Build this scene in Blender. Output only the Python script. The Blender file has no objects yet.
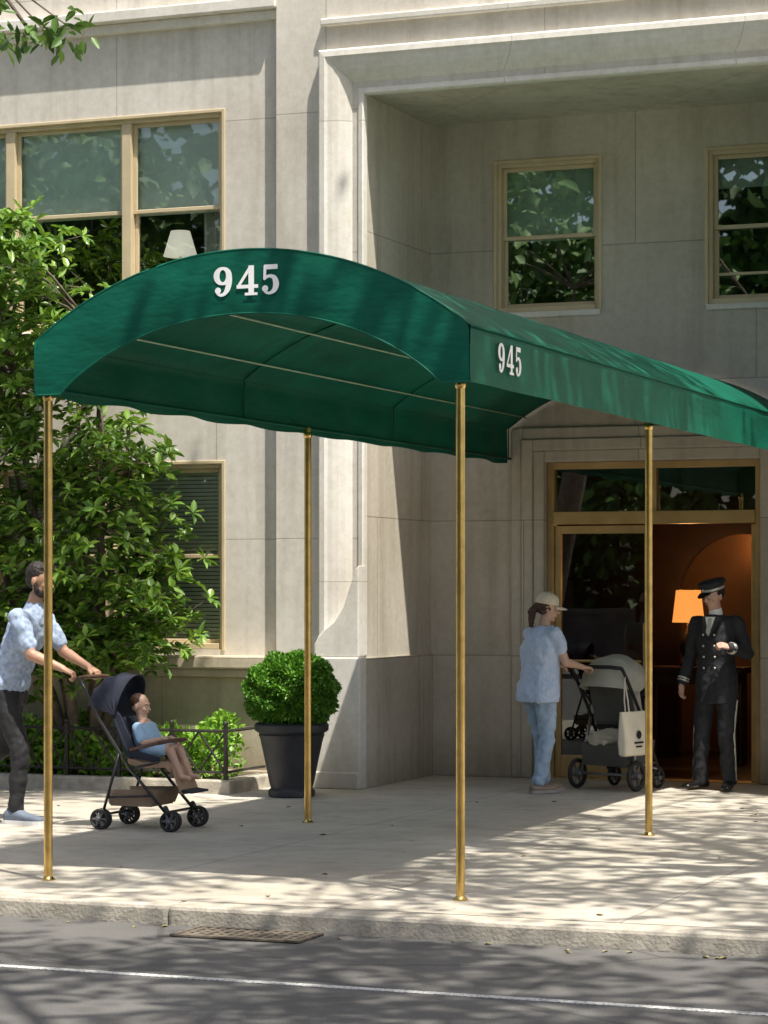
import bpy, math, random
import numpy as np
from mathutils import Vector, Matrix, Euler
random.seed(7); rng=np.random.default_rng(7)
sc=bpy.context.scene
COL=sc.collection
V=Vector
R=math.radians

# ------------------------------------------------------------------ materials
def newmat(name):
    m=bpy.data.materials.new(name); m.use_nodes=True
    nt=m.node_tree; b=nt.nodes['Principled BSDF']
    return m,nt,b
def N(nt,t,**kw):
    n=nt.nodes.new(t)
    for k,v in kw.items():
        if hasattr(n,k): setattr(n,k,v)
        else: n.inputs[k].default_value=v
    return n
def L(nt,a,b): nt.links.new(a,b)
def c4(c,f=1): return (min(c[0]*f,1),min(c[1]*f,1),min(c[2]*f,1),1)
def mk(name,col,rough=.6,metal=0,var=.15,scale=6,bump=0,bscale=60,sheen=0,spec=.5,coat=0):
    m,nt,b=newmat(name)
    tc=N(nt,'ShaderNodeTexCoord'); no=N(nt,'ShaderNodeTexNoise'); no.inputs['Scale'].default_value=scale; no.inputs['Detail'].default_value=6
    L(nt,tc.outputs['Object'],no.inputs['Vector'])
    r=N(nt,'ShaderNodeValToRGB'); r.color_ramp.elements[0].position=.3; r.color_ramp.elements[1].position=.7
    r.color_ramp.elements[0].color=c4(col,1-var); r.color_ramp.elements[1].color=c4(col,1+var)
    L(nt,no.outputs['Fac'],r.inputs['Fac']); L(nt,r.outputs['Color'],b.inputs['Base Color'])
    b.inputs['Roughness'].default_value=rough; b.inputs['Metallic'].default_value=metal
    b.inputs['Specular IOR Level'].default_value=spec
    if coat: b.inputs['Coat Weight'].default_value=coat
    if bump:
        n2=N(nt,'ShaderNodeTexNoise'); n2.inputs['Scale'].default_value=bscale; n2.inputs['Detail'].default_value=4
        L(nt,tc.outputs['Object'],n2.inputs['Vector'])
        bp=N(nt,'ShaderNodeBump'); bp.inputs['Strength'].default_value=bump; bp.inputs['Distance'].default_value=.01
        L(nt,n2.outputs['Fac'],bp.inputs['Height']); L(nt,bp.outputs['Normal'],b.inputs['Normal'])
    return m
def mul(nt,a,b,fac=1):
    x=N(nt,'ShaderNodeMix'); x.data_type='RGBA'; x.blend_type='MULTIPLY'; x.inputs[0].default_value=fac
    L(nt,a,x.inputs[6]); L(nt,b,x.inputs[7]); return x.outputs[2]
def ramp(nt,src,p0,c0,p1,c1):
    r=N(nt,'ShaderNodeValToRGB'); e=r.color_ramp.elements
    e[0].position=p0; e[1].position=p1; e[0].color=c0 if len(c0)==4 else (*c0,1); e[1].color=c1 if len(c1)==4 else (*c1,1)
    L(nt,src,r.inputs['Fac']); return r.outputs['Color']
def noise(nt,vec,scale,detail=5,rough=.55):
    n=N(nt,'ShaderNodeTexNoise'); n.inputs['Scale'].default_value=scale; n.inputs['Detail'].default_value=detail; n.inputs['Roughness'].default_value=rough
    L(nt,vec,n.inputs['Vector']); return n.outputs['Fac']
def vmap(nt,vec,scale,loc=(0,0,0)):
    n=N(nt,'ShaderNodeMapping'); n.inputs['Scale'].default_value=scale; n.inputs['Location'].default_value=loc
    L(nt,vec,n.inputs['Vector']); return n.outputs['Vector']

def stone_mat(name,c1,c2,mort,bw=1.45,rh=.93,ms=.005,loc=(0,0,0),streak=.5):
    m,nt,b=newmat(name)
    g=N(nt,'ShaderNodeNewGeometry'); s=N(nt,'ShaderNodeSeparateXYZ'); L(nt,g.outputs['Position'],s.inputs[0])
    a=N(nt,'ShaderNodeMath'); a.operation='ADD'; L(nt,s.outputs[0],a.inputs[0]); L(nt,s.outputs[1],a.inputs[1])
    cm=N(nt,'ShaderNodeCombineXYZ'); L(nt,a.outputs[0],cm.inputs[0]); L(nt,s.outputs[2],cm.inputs[1])
    v=vmap(nt,cm.outputs[0],(1,1,1),loc)
    br=N(nt,'ShaderNodeTexBrick'); br.offset=.5
    for k,val in (('Color1',c1),('Color2',c2),('Mortar',mort)): br.inputs[k].default_value=(*val,1)
    br.inputs['Scale'].default_value=1; br.inputs['Mortar Size'].default_value=ms; br.inputs['Mortar Smooth'].default_value=.3
    br.inputs['Brick Width'].default_value=bw; br.inputs['Row Height'].default_value=rh
    L(nt,v,br.inputs['Vector'])
    P=g.outputs['Position']
    col=mul(nt,br.outputs['Color'],ramp(nt,noise(nt,P,.9,6),.3,(.84,.82,.79),.62,(1.0,1.0,1.0)))
    col=mul(nt,col,ramp(nt,noise(nt,vmap(nt,P,(5,5,.35)),1,6,.6),.36,(.70,.68,.64),.52,(1,1,1)),streak)
    col=mul(nt,col,ramp(nt,noise(nt,P,14,6,.75),.3,(.86,.85,.83),.6,(1,1,1)))
    col=mul(nt,col,ramp(nt,noise(nt,P,150,3,.7),.3,(.88,.88,.88),.58,(1,1,1)))
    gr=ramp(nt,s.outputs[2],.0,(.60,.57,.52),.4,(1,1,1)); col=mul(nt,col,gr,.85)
    L(nt,col,b.inputs['Base Color']); b.inputs['Roughness'].default_value=.85; b.inputs['Specular IOR Level'].default_value=.25
    ad=N(nt,'ShaderNodeMath'); ad.operation='MULTIPLY_ADD'; L(nt,br.outputs['Fac'],ad.inputs[0]); ad.inputs[1].default_value=-.8
    L(nt,noise(nt,P,90,5,.7),ad.inputs[2])
    bp=N(nt,'ShaderNodeBump'); bp.inputs['Strength'].default_value=.3; bp.inputs['Distance'].default_value=.005
    L(nt,ad.outputs[0],bp.inputs['Height']); L(nt,bp.outputs['Normal'],b.inputs['Normal'])
    return m
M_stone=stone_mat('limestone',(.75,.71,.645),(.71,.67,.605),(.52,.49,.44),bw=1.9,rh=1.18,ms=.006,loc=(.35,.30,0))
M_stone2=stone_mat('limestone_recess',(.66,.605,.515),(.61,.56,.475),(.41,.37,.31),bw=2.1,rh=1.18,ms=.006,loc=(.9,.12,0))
M_trim=stone_mat('limestone_trim',(.84,.81,.75),(.81,.78,.72),(.60,.57,.51),bw=1.9,rh=1.9,loc=(.7,.2,0),streak=.25)
M_plinth=stone_mat('plinth_stone',(.66,.585,.46),(.62,.55,.43),(.44,.38,.29),bw=1.5,rh=1.1,loc=(.2,.04,0),streak=.6)

def walk_mat():
    m,nt,b=newmat('sidewalk_concrete'); g=N(nt,'ShaderNodeNewGeometry'); P=g.outputs['Position']
    br=N(nt,'ShaderNodeTexBrick'); br.offset=0
    for k,val in (('Color1',(.60,.555,.475)),('Color2',(.54,.50,.425)),('Mortar',(.31,.28,.235))): br.inputs[k].default_value=(*val,1)
    br.inputs['Scale'].default_value=1; br.inputs['Mortar Size'].default_value=.006; br.inputs['Mortar Smooth'].default_value=.2
    br.inputs['Brick Width'].default_value=1.52; br.inputs['Row Height'].default_value=1.52
    L(nt,vmap(nt,P,(1,1,1),(.4,.55,0)),br.inputs['Vector'])
    col=mul(nt,br.outputs['Color'],ramp(nt,noise(nt,P,.8,7,.6),.3,(.76,.74,.71),.62,(1,1,1)))
    col=mul(nt,col,ramp(nt,noise(nt,P,5,6,.7),.3,(.80,.79,.77),.55,(1,1,1)))
    col=mul(nt,col,ramp(nt,noise(nt,P,130,3,.8),.35,(.72,.71,.69),.58,(1,1,1)))
    vo=N(nt,'ShaderNodeTexVoronoi'); vo.inputs['Scale'].default_value=2.6; L(nt,P,vo.inputs['Vector'])
    col=mul(nt,col,ramp(nt,vo.outputs['Distance'],.03,(.5,.47,.43),.05,(1,1,1)))
    L(nt,col,b.inputs['Base Color']); b.inputs['Roughness'].default_value=.85; b.inputs['Specular IOR Level'].default_value=.3
    bp=N(nt,'ShaderNodeBump'); bp.inputs['Strength'].default_value=.3; bp.inputs['Distance'].default_value=.004
    L(nt,noise(nt,P,160,4,.8),bp.inputs['Height']); L(nt,bp.outputs['Normal'],b.inputs['Normal'])
    return m
def asphalt():
    m,nt,b=newmat('asphalt'); g=N(nt,'ShaderNodeNewGeometry'); P=g.outputs['Position']
    col=ramp(nt,noise(nt,P,140,4,.85),.35,(.05,.05,.05),.66,(.22,.21,.195))
    col=mul(nt,col,ramp(nt,noise(nt,P,1.1,6,.6),.3,(.65,.65,.65),.7,(1.05,1.05,1.03)))
    vo=N(nt,'ShaderNodeTexVoronoi'); vo.feature='DISTANCE_TO_EDGE'; vo.inputs['Scale'].default_value=.45
    L(nt,vmap(nt,P,(1,1.6,1)),vo.inputs['Vector'])
    col=mul(nt,col,ramp(nt,vo.outputs['Distance'],.004,(.35,.35,.35),.012,(1,1,1)),.5)
    L(nt,col,b.inputs['Base Color']); b.inputs['Roughness'].default_value=.8
    bp=N(nt,'ShaderNodeBump'); bp.inputs['Strength'].default_value=.7; bp.inputs['Distance'].default_value=.006
    L(nt,noise(nt,P,140,4,.85),bp.inputs['Height']); L(nt,bp.outputs['Normal'],b.inputs['Normal'])
    return m
def paint():
    m,nt,b=newmat('road_paint'); g=N(nt,'ShaderNodeNewGeometry'); P=g.outputs['Position']
    col=ramp(nt,noise(nt,P,60,5,.8),.40,(.16,.16,.15),.54,(.62,.61,.58)); L(nt,col,b.inputs['Base Color']); b.inputs['Roughness'].default_value=.7
    return m
def leafmat(name,dark,light,trans=.35,rough=.45):
    m,nt,b=newmat(name); g=N(nt,'ShaderNodeNewGeometry')
    col=ramp(nt,g.outputs['Random Per Island'],0,dark,1,light)
    L(nt,col,b.inputs['Base Color']); b.inputs['Roughness'].default_value=rough
    if trans:
        tr=N(nt,'ShaderNodeBsdfTranslucent'); 
        t2=mul(nt,col,ramp(nt,g.outputs['Random Per Island'],0,(1.0,1.0,.5),1,(1.0,1.0,.45))); L(nt,t2,tr.inputs['Color'])
        mx=N(nt,'ShaderNodeMixShader'); mx.inputs[0].default_value=trans
        L(nt,b.outputs[0],mx.inputs[1]); L(nt,tr.outputs[0],mx.inputs[2]); L(nt,mx.outputs[0],nt.nodes['Material Output'].inputs['Surface'])
    return m
def glassmat(name,refl=.28,tint=(.75,.82,.78)):
    m,nt,b=newmat(name); nt.nodes.remove(b)
    t=N(nt,'ShaderNodeBsdfTransparent'); t.inputs[0].default_value=(*tint,1)
    gl=N(nt,'ShaderNodeBsdfGlossy'); gl.inputs['Roughness'].default_value=.01; gl.inputs['Color'].default_value=(.9,.95,.92,1)
    g=N(nt,'ShaderNodeNewGeometry')
    bp=N(nt,'ShaderNodeBump'); bp.inputs['Strength'].default_value=.05; bp.inputs['Distance'].default_value=.004
    L(nt,noise(nt,g.outputs['Position'],2.2,1),bp.inputs['Height']); L(nt,bp.outputs['Normal'],gl.inputs['Normal'])
    lw=N(nt,'ShaderNodeLayerWeight'); lw.inputs['Blend'].default_value=.3
    mr=N(nt,'ShaderNodeMapRange'); mr.inputs['To Min'].default_value=refl; mr.inputs['To Max'].default_value=.95
    L(nt,lw.outputs['Fresnel'],mr.inputs['Value'])
    mx=N(nt,'ShaderNodeMixShader'); L(nt,mr.outputs[0],mx.inputs[0]); L(nt,t.outputs[0],mx.inputs[1]); L(nt,gl.outputs[0],mx.inputs[2])
    L(nt,mx.outputs[0],nt.nodes['Material Output'].inputs['Surface'])
    return m
def canvas(name,col,trans=.22):
    m,nt,b=newmat(name); g=N(nt,'ShaderNodeNewGeometry'); P=g.outputs['Position']
    c=N(nt,'ShaderNodeRGB'); c.outputs[0].default_value=(*col,1)
    cc=mul(nt,c.outputs[0],ramp(nt,noise(nt,vmap(nt,P,(2.5,1.2,2.5)),1,6,.6),.3,(.72,.74,.72),.7,(1.15,1.12,1.12)))
    L(nt,cc,b.inputs['Base Color']); b.inputs['Roughness'].default_value=.55; b.inputs['Specular IOR Level'].default_value=.22
    bp=N(nt,'ShaderNodeBump'); bp.inputs['Strength'].default_value=.5; bp.inputs['Distance'].default_value=.03
    L(nt,noise(nt,vmap(nt,P,(2.2,1.6,5)),1.3,3),bp.inputs['Height'])
    L(nt,bp.outputs['Normal'],b.inputs['Normal'])
    tr=N(nt,'ShaderNodeBsdfTranslucent'); L(nt,cc,tr.inputs['Color'])
    mx=N(nt,'ShaderNodeMixShader'); mx.inputs[0].default_value=trans
    L(nt,b.outputs[0],mx.inputs[1]); L(nt,tr.outputs[0],mx.inputs[2]); L(nt,mx.outputs[0],nt.nodes['Material Output'].inputs['Surface'])
    return m
M_walk=walk_mat(); M_asph=asphalt(); M_paint=paint()
M_kerb=mk('kerb_granite',(.42,.38,.31),.8,var=.3,scale=9,bump=.5,bscale=50)
M_ground=mk('ground_mat',(.10,.12,.06),.9,var=.3,scale=.4)
M_green=canvas('awning_canvas',(.002,.105,.064),.05)
M_rib=mk('awning_rods',(.45,.58,.40),.5,.0)
M_white=mk('lettering_white',(.88,.88,.86),.6,var=.03)
M_brass=mk('brass',(.66,.46,.16),.25,1,var=.18,scale=14)
M_brassf=mk('brass_frame',(.50,.34,.14),.42,.4,var=.15,scale=5)
M_tan=mk('window_frame_paint',(.58,.47,.30),.5,var=.08)
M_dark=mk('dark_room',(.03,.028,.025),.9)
M_shade=mk('roller_shade',(.78,.86,.80),.8,var=.05)
M_blind=mk('venetian_blind',(.80,.81,.73),.6,var=.05)
M_glass=glassmat('window_glass',.13,(.92,.97,.94))
M_glassr=glassmat('window_glass_tinted',.28,(.7,.78,.72))
M_glassd=glassmat('door_glass',.085,(.30,.30,.27))
M_iron=mk('wrought_iron',(.035,.03,.026),.5,.3)
M_bark=mk('bark',(.13,.10,.075),.9,var=.35,scale=14,bump=.8,bscale=30)
M_soil=mk('soil',(.06,.045,.03),.95,var=.4,scale=10,bump=.8)
M_leafA=leafmat('magnolia_leaf',(.06,.16,.022),(.26,.42,.07),.3,.35)
M_leafB=leafmat('street_leaf',(.05,.12,.02),(.12,.22,.04),.25)
M_leafP=leafmat('park_leaf',(.03,.09,.012),(.12,.22,.04),0,.6)
M_leafC=leafmat('hedge_leaf',(.14,.34,.03),(.34,.56,.08),.3)
M_leafD=leafmat('boxwood_leaf',(.04,.16,.015),(.18,.38,.04),.25)
M_pot=mk('pot_lead',(.035,.037,.042),.5,.2,var=.25,scale=8,bump=.2)
M_black=mk('black_fabric',(.014,.014,.016),.8,var=.2)
M_tyre=mk('tyre',(.02,.02,.02),.7)
M_rim=mk('wheel_hub',(.13,.13,.135),.4,.3)

# ------------------------------------------------------------------ mesh builder
class MB:
    def __init__(s): s.v=[];s.f=[];s.m=[];s.M=Matrix.Identity(4);s.mi=0
    def add(s,vs,fs,m=None):
        o=len(s.v); s.v+=[tuple(s.M@V(p)) for p in vs]
        for f in fs: s.f.append(tuple(i+o for i in f)); s.m.append(s.mi if m is None else m)
    def box(s,x0,x1,y0,y1,z0,z1,m=None):
        if x1<x0:x0,x1=x1,x0
        if y1<y0:y0,y1=y1,y0
        if z1<z0:z0,z1=z1,z0
        s.add([(x0,y0,z0),(x1,y0,z0),(x1,y1,z0),(x0,y1,z0),(x0,y0,z1),(x1,y0,z1),(x1,y1,z1),(x0,y1,z1)],
              [(0,3,2,1),(4,5,6,7),(0,1,5,4),(1,2,6,5),(2,3,7,6),(3,0,4,7)],m)
    def loft(s,rings,m=None,cap=True,closed=True):
        n=len(rings[0]); vs=[p for r in rings for p in r]; fs=[]
        for i in range(len(rings)-1):
            for j in range(n if closed else n-1):
                a=i*n+j;b=i*n+(j+1)%n; fs.append((a,b,b+n,a+n))
        if cap and closed:
            fs.append(tuple(range(n))[::-1]); fs.append(tuple((len(rings)-1)*n+j for j in range(n)))
        s.add(vs,fs,m)
    def tube(s,pts,r,n=10,m=None):
        pts=[V(p) for p in pts]
        if not hasattr(r,'__len__'): r=[r]*len(pts)
        rings=[];up=None
        for i,p in enumerate(pts):
            d=(pts[min(i+1,len(pts)-1)]-pts[max(i-1,0)]).normalized()
            if up is None: up=V((0,0,1)) if abs(d.z)<.9 else V((1,0,0))
            a=d.cross(up).normalized(); b=d.cross(a).normalized()
            if abs(d.dot(up))>.95: up=b
            rings.append([p+(a*math.cos(2*math.pi*j/n)+b*math.sin(2*math.pi*j/n))*r[i] for j in range(n)])
        s.loft(rings,m)
    def rc(s,a,b,ra,rb,n=14,m=None):
        a=V(a);b=V(b);d=(b-a)
        if d.length<1e-5: d=V((0,0,1e-4))
        dn=d.normalized(); up=V((0,0,1)) if abs(dn.z)<.9 else V((1,0,0))
        x=dn.cross(up).normalized(); y=dn.cross(x)
        rings=[]
        for k in range(1,5):
            t=math.pi/2*k/4; rings.append((a-dn*ra*math.cos(t),ra*math.sin(t)))
        rings.append(((a+b)/2,(ra+rb)/2))
        for k in range(0,4):
            t=math.pi/2*k/4; rings.append((b+dn*rb*math.sin(t),rb*math.cos(t)))
        s.loft([[c+(x*math.cos(2*math.pi*j/n)+y*math.sin(2*math.pi*j/n))*r for j in range(n)] for c,r in rings],m)
    def ell(s,c,r,rot=None,n=18,k=12,m=None):
        c=V(c); Q=rot.to_matrix() if rot else Matrix.Identity(3); rings=[]
        for i in range(1,k):
            t=math.pi*i/k
            rings.append([c+Q@V((r[0]*math.sin(t)*math.cos(2*math.pi*j/n),r[1]*math.sin(t)*math.sin(2*math.pi*j/n),-r[2]*math.cos(t))) for j in range(n)])
        s.loft(rings,m)
    def lathe(s,prof,c,n=40,m=None):
        s.loft([[ (c[0]+r*math.cos(2*math.pi*j/n),c[1]+r*math.sin(2*math.pi*j/n),c[2]+z) for j in range(n)] for r,z in prof],m)
    def prism(s,poly,vec,m=None):
        n=len(poly); vec=V(vec); vs=[V(p) for p in poly]+[V(p)+vec for p in poly]
        s.add(vs,[tuple(range(n))[::-1],tuple(range(n,2*n))]+[(i,(i+1)%n,(i+1)%n+n,i+n) for i in range(n)],m)
    def obj(s,name,mats,parent=None,bevel=0,smooth=False,recalc=True):
        me=bpy.data.meshes.new(name); me.from_pydata(s.v,[],s.f); 
        if not isinstance(mats,(list,tuple)): mats=[mats]
        for q in mats: me.materials.append(q)
        me.polygons.foreach_set('material_index',s.m)
        if recalc:
            import bmesh
            bm=bmesh.new(); bm.from_mesh(me); bmesh.ops.recalc_face_normals(bm,faces=bm.faces); bm.to_mesh(me); bm.free()
        if smooth: me.polygons.foreach_set('use_smooth',[True]*len(me.polygons))
        me.update(); o=bpy.data.objects.new(name,me); COL.objects.link(o)
        if parent: o.parent=parent
        if bevel:
            b=o.modifiers.new('bev','BEVEL'); b.width=bevel; b.segments=2; b.limit_method='ANGLE'; b.angle_limit=R(50)
        return o
def empty(name,loc=(0,0,0),rz=0,parent=None):
    e=bpy.data.objects.new(name,None); COL.objects.link(e); e.location=loc; e.rotation_euler=(0,0,rz); e.empty_display_size=.2
    if parent: e.parent=parent
    return e
def ring(c,ax,ay,n=20,p=2.4):
    c=V(c);ax=V(ax);ay=V(ay);out=[]
    for j in range(n):
        t=2*math.pi*j/n; ct,st=math.cos(t),math.sin(t)
        f=(abs(ct)**p+abs(st)**p)**(-1/p)
        out.append(c+ax*ct*f+ay*st*f)
    return out

# ------------------------------------------------------------------ leaves
def leaves(name,C,D,Lm,Wm,mat,parent,fold=.12,nrm_up=.6,jit=.3):
    C=np.asarray(C,float);D=np.asarray(D,float);n=len(C)
    D=D/np.linalg.norm(D,axis=1,keepdims=True)
    U=rng.normal(size=(n,3))*(1-nrm_up); U[:,2]+=nrm_up
    S=np.cross(D,U); S/= np.linalg.norm(S,axis=1,keepdims=True)+1e-9
    Nn=np.cross(S,D)
    Ls=Lm*(1+jit*(rng.random(n)*2-1)); Ws=Wm*(1+jit*(rng.random(n)*2-1))
    v=np.empty((n,6,3))
    l=Ls[:,None];w=Ws[:,None]
    v[:,0]=C; v[:,1]=C+D*l*.35+S*w*.5+Nn*w*fold; v[:,2]=C+D*l*.7+S*w*.4+Nn*w*fold
    v[:,3]=C+D*l-Nn*l*.12; v[:,4]=C+D*l*.7-S*w*.4+Nn*w*fold; v[:,5]=C+D*l*.35-S*w*.5+Nn*w*fold
    me=bpy.data.meshes.new(name); me.vertices.add(n*6); me.vertices.foreach_set('co',v.reshape(-1))
    base=(np.arange(n)*6)[:,None]
    q=np.concatenate([base+np.array([[0,1,2,3]]),base+np.array([[0,3,4,5]])],axis=1).reshape(-1)
    me.loops.add(len(q)); me.loops.foreach_set('vertex_index',q.astype(np.int32))
    me.polygons.add(n*2); me.polygons.foreach_set('loop_start',np.arange(n*2)*4); me.polygons.foreach_set('loop_total',np.full(n*2,4))
    me.materials.append(mat); me.update(calc_edges=True); me.validate()
    o=bpy.data.objects.new(name,me); COL.objects.link(o); o.parent=parent
    return o
def rdir(n):
    d=rng.normal(size=(n,3)); return d/np.linalg.norm(d,axis=1,keepdims=True)

def big_tree(name,base,cc,cr,ncl,per,clr,Lf,mat,trunk_r=.17,seed=1):
    global rng
    rng=np.random.default_rng(seed); E=empty(name)
    base=V(base);cc=V(cc)
    d=rdir(ncl); rad=rng.random(ncl)**.4
    cen=np.array(cc)+d*rad[:,None]*np.array(cr)
    mb=MB(); fork=base.lerp(V((cc.x,cc.y,cc.z-cr[2]*.7)),.92)
    mb.tube([base+V((0,0,-.1)),base+V((0,0,.25)),base.lerp(fork,.5)+V((.1,.05,0)),fork],[trunk_r*1.4,trunk_r,trunk_r*.85,trunk_r*.7],12)
    limbs=[]
    for k in range(7):
        a=2*math.pi*k/7+.3; e=V((cc.x+math.cos(a)*cr[0]*.55,cc.y+math.sin(a)*cr[1]*.55,cc.z+(.3 if k%2 else -.2)*cr[2]))
        mid=fork.lerp(e,.5)+V((0,0,.3)); mb.tube([fork,mid,e],[trunk_r*.5,trunk_r*.33,trunk_r*.12],8); limbs+= [fork.lerp(mid,.6),mid,mid.lerp(e,.5),e]
    for c in cen:
        c=V(c); q=min(limbs,key=lambda p:(p-c).length); m=q.lerp(c,.5)+V((0,0,.08)); mb.tube([q,m,c],[.035,.02,.008],5)
    mb.obj('trunk_and_limbs',M_bark,E,smooth=True)
    P=np.repeat(cen,per,axis=0); sc_=np.array([clr,clr,clr*.5]); P=P+rng.normal(size=P.shape)*sc_*.5
    Dd=rdir(len(P)); Dd[:,2]-=.35
    leaves('leaves',P,Dd,Lf,Lf*.55,mat,E)
    return E

# ================================================================== GROUND
mb=MB(); mb.add([(-300,-300,-.25),(300,-300,-.25),(300,300,-.25),(-300,300,-.25)],[(0,1,2,3)]); mb.obj('ground',M_ground)
mb=MB()
mb.box(-80,60,-4.5,11.66,-.24,-.10); road=mb.obj('road',M_asph)
mb=MB(); mb.box(-80,60,10.08,10.14,-.099,-.096); mb.obj('lane_line',M_paint,road)
mb=MB(); mb.box(-80,60,11.9,19.25,-.24,0); mb.box(-8.6,-2.9,19.25,20.72,-.24,0.0); side=mb.obj('sidewalk',M_walk)
mb=MB()
x=-40.5
while x<30:
    w=3.6+random.random()*.8; mb.box(x+.001,x+w-.001,11.68,11.898,-.24,random.uniform(-.002,.002)); x+=w
k=mb.obj('kerb',M_kerb,bevel=.022)
mb=MB(); mb.box(-80,60,-10,-4.5,-.24,.0); mb.obj('sidewalk',mk('far_paving',(.16,.155,.14),.9,var=.3,scale=1.5))
rng=np.random.default_rng(41); n=95
X=rng.uniform(-12,-1,n); Y=np.where(rng.random(n)<.55,rng.uniform(11.45,11.66,n),rng.uniform(12.0,18.5,n)); Z=np.where(Y<11.7,-.095,.004)
Dd=rng.normal(size=(n,3)); Dd[:,2]=.02
E=empty('fallen_leaves'); leaves('litter',np.stack([X,Y,Z],1),Dd,.042,.024,mk('dry_leaf',(.24,.20,.07),.8,var=.4,scale=3),E,fold=.15,nrm_up=.97)
E=empty('storm_drain_grate')
mb=MB(); gx0,gx1,gy0,gy1=-5.60,-4.90,11.27,11.60
mb.box(gx0,gx1,gy0,gy1,-.0975,-.094,1)
mb.box(gx0,gx1,gy0,gy0+.025,-.098,-.085,0); mb.box(gx0,gx1,gy1-.025,gy1,-.098,-.085,0); mb.box(gx0,gx0+.025,gy0+.025,gy1-.025,-.098,-.085,0); mb.box(gx1-.025,gx1,gy0+.025,gy1-.025,-.098,-.085,0)
for i in range(1,13): 
    xx=gx0+(gx1-gx0)*i/13; mb.box(xx-.013,xx+.013,gy0+.025,gy1-.025,-.093,-.086,0)
for i in range(1,5):
    yy=gy0+(gy1-gy0)*i/5; mb.box(gx0+.025,gx1-.025,yy-.014,yy+.014,-.093,-.088,0)
mb.obj('grate',[mk('cast_iron',(.20,.165,.125),.6,.3,var=.4,scale=20),M_black],E)

# ================================================================== BUILDING
B=empty('apartment_building')
XL,XR,ZT=-7.72,-3.70,5.73; YF,YB,YW=19.1,20.7,19.2
def wall(mb,x0,x1,z0,z1,y,holes=(),depth=.14,m=0):
    xs=sorted({x0,x1,*[h[0] for h in holes],*[h[1] for h in holes]}); zs=sorted({z0,z1,*[h[2] for h in holes],*[h[3] for h in holes]})
    for i in range(len(xs)-1):
        for j in range(len(zs)-1):
            cx=(xs[i]+xs[i+1])/2;cz=(zs[j]+zs[j+1])/2
            if any(h[0]<cx<h[1] and h[2]<cz<h[3] for h in holes): continue
            mb.add([(xs[i],y,zs[j]),(xs[i+1],y,zs[j]),(xs[i+1],y,zs[j+1]),(xs[i],y,zs[j+1])],[(0,1,2,3)],m)
    for a,b,c,d in holes:
        Y=y+depth
        mb.add([(a,y,c),(a,Y,c),(a,Y,d),(a,y,d)],[(0,1,2,3)],m); mb.add([(b,y,c),(b,y,d),(b,Y,d),(b,Y,c)],[(0,1,2,3)],m)
        mb.add([(a,y,d),(b,y,d),(b,Y,d),(a,Y,d)],[(0,1,2,3)],m); mb.add([(a,y,c),(a,Y,c),(b,Y,c),(b,y,c)],[(0,1,2,3)],m)
UW=(-11.46,-9.03,3.88,5.70); LW=(-11.24,-9.03,1.13,2.72)
CX=(XL+XR)/2
mir=lambda h:(2*CX-h[1],2*CX-h[0],h[2],h[3])
UW2=(-16.4,-13.97,3.88,5.70); LW2=(-16.2,-13.97,1.13,2.72)
mb=MB()
wall(mb,-24,-8.5,0,12,YW,[UW,LW,UW2,LW2]); wall(mb,-2.92,12,0,12,YW,[mir(UW),mir(LW),mir(UW2),mir(LW2)])
wall(mb,-8.5,XL,0,12,YF); wall(mb,XR,-2.92,0,12,YF); wall(mb,XL,XR,ZT,12,YF)
mb.add([(-8.5,YF,0),(-8.5,YF,12),(-8.5,YW,12),(-8.5,YW,0)],[(0,1,2,3)]); mb.add([(-2.92,YF,0),(-2.92,YF,12),(-2.92,YW,12),(-2.92,YW,0)],[(0,1,2,3)])
mb.obj('facade_wall',M_stone,B,recalc=False)
mb=MB()
W1=(-7.12,-6.16,4.05,5.37); W2=(-5.23,-4.27,4.05,5.37); DR=(-6.66,-4.76,0,2.74)
wall(mb,XL,XR,0,ZT,YB,[W1,W2,DR],.16)
mb.add([(XL,YF,0),(XL,YB,0),(XL,YB,ZT),(XL,YF,ZT)],[(0,1,2,3)]); mb.add([(XR,YF,0),(XR,YB,0),(XR,YB,ZT),(XR,YF,ZT)],[(0,1,2,3)])
mb.add([(XL,YF,ZT),(XR,YF,ZT),(XR,YB,ZT),(XL,YB,ZT)],[(0,1,2,3)])
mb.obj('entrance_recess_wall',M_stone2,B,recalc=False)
mb=MB(); mb.add([(-24,YW,12),(12,YW,12),(12,32,12),(-24,32,12)],[(0,1,2,3)]); mb.add([(-24,32,0),(12,32,0),(12,32,12),(-24,32,12)],[(0,1,2,3)])
mb.add([(-24,YW,0),(-24,32,0),(-24,32,12),(-24,YW,12)],[(0,1,2,3)]); mb.add([(12,YW,0),(12,32,0),(12,32,12),(12,YW,12)],[(0,1,2,3)])
mb.obj('building_shell',M_stone,B,recalc=False)
prof=[(.36,YF),(.36,YF-.09),(.345,YF-.105),(.30,YF-.11),(.285,YF-.10),(.275,YF-.095),(.24,YF-.088),(.19,YF-.07),(.14,YF-.04),(.10,YF-.008),(.075,YF+.02),(.055,YF+.045),(.05,YF+.02),(.035,YF-.012),(.0,YF-.02),(-.012,YF-.01),(-.014,YF+.06),(-.0,YF+.07)]
mb=MB()
for i in range(len(prof)-1):
    (o1,y1),(o2,y2)=prof[i],prof[i+1]
    P=lambda o,y:[(XL-o,y,1.1),(XL-o,y,ZT+o),(XR+o,y,ZT+o),(XR+o,y,1.1)]
    a=P(o1,y1);b=P(o2,y2)
    mb.add(a+b,[(0,1,5,4),(1,2,6,5),(2,3,7,6)])
mb.obj('recess_moulding',M_trim,B)
mb=MB()
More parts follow.
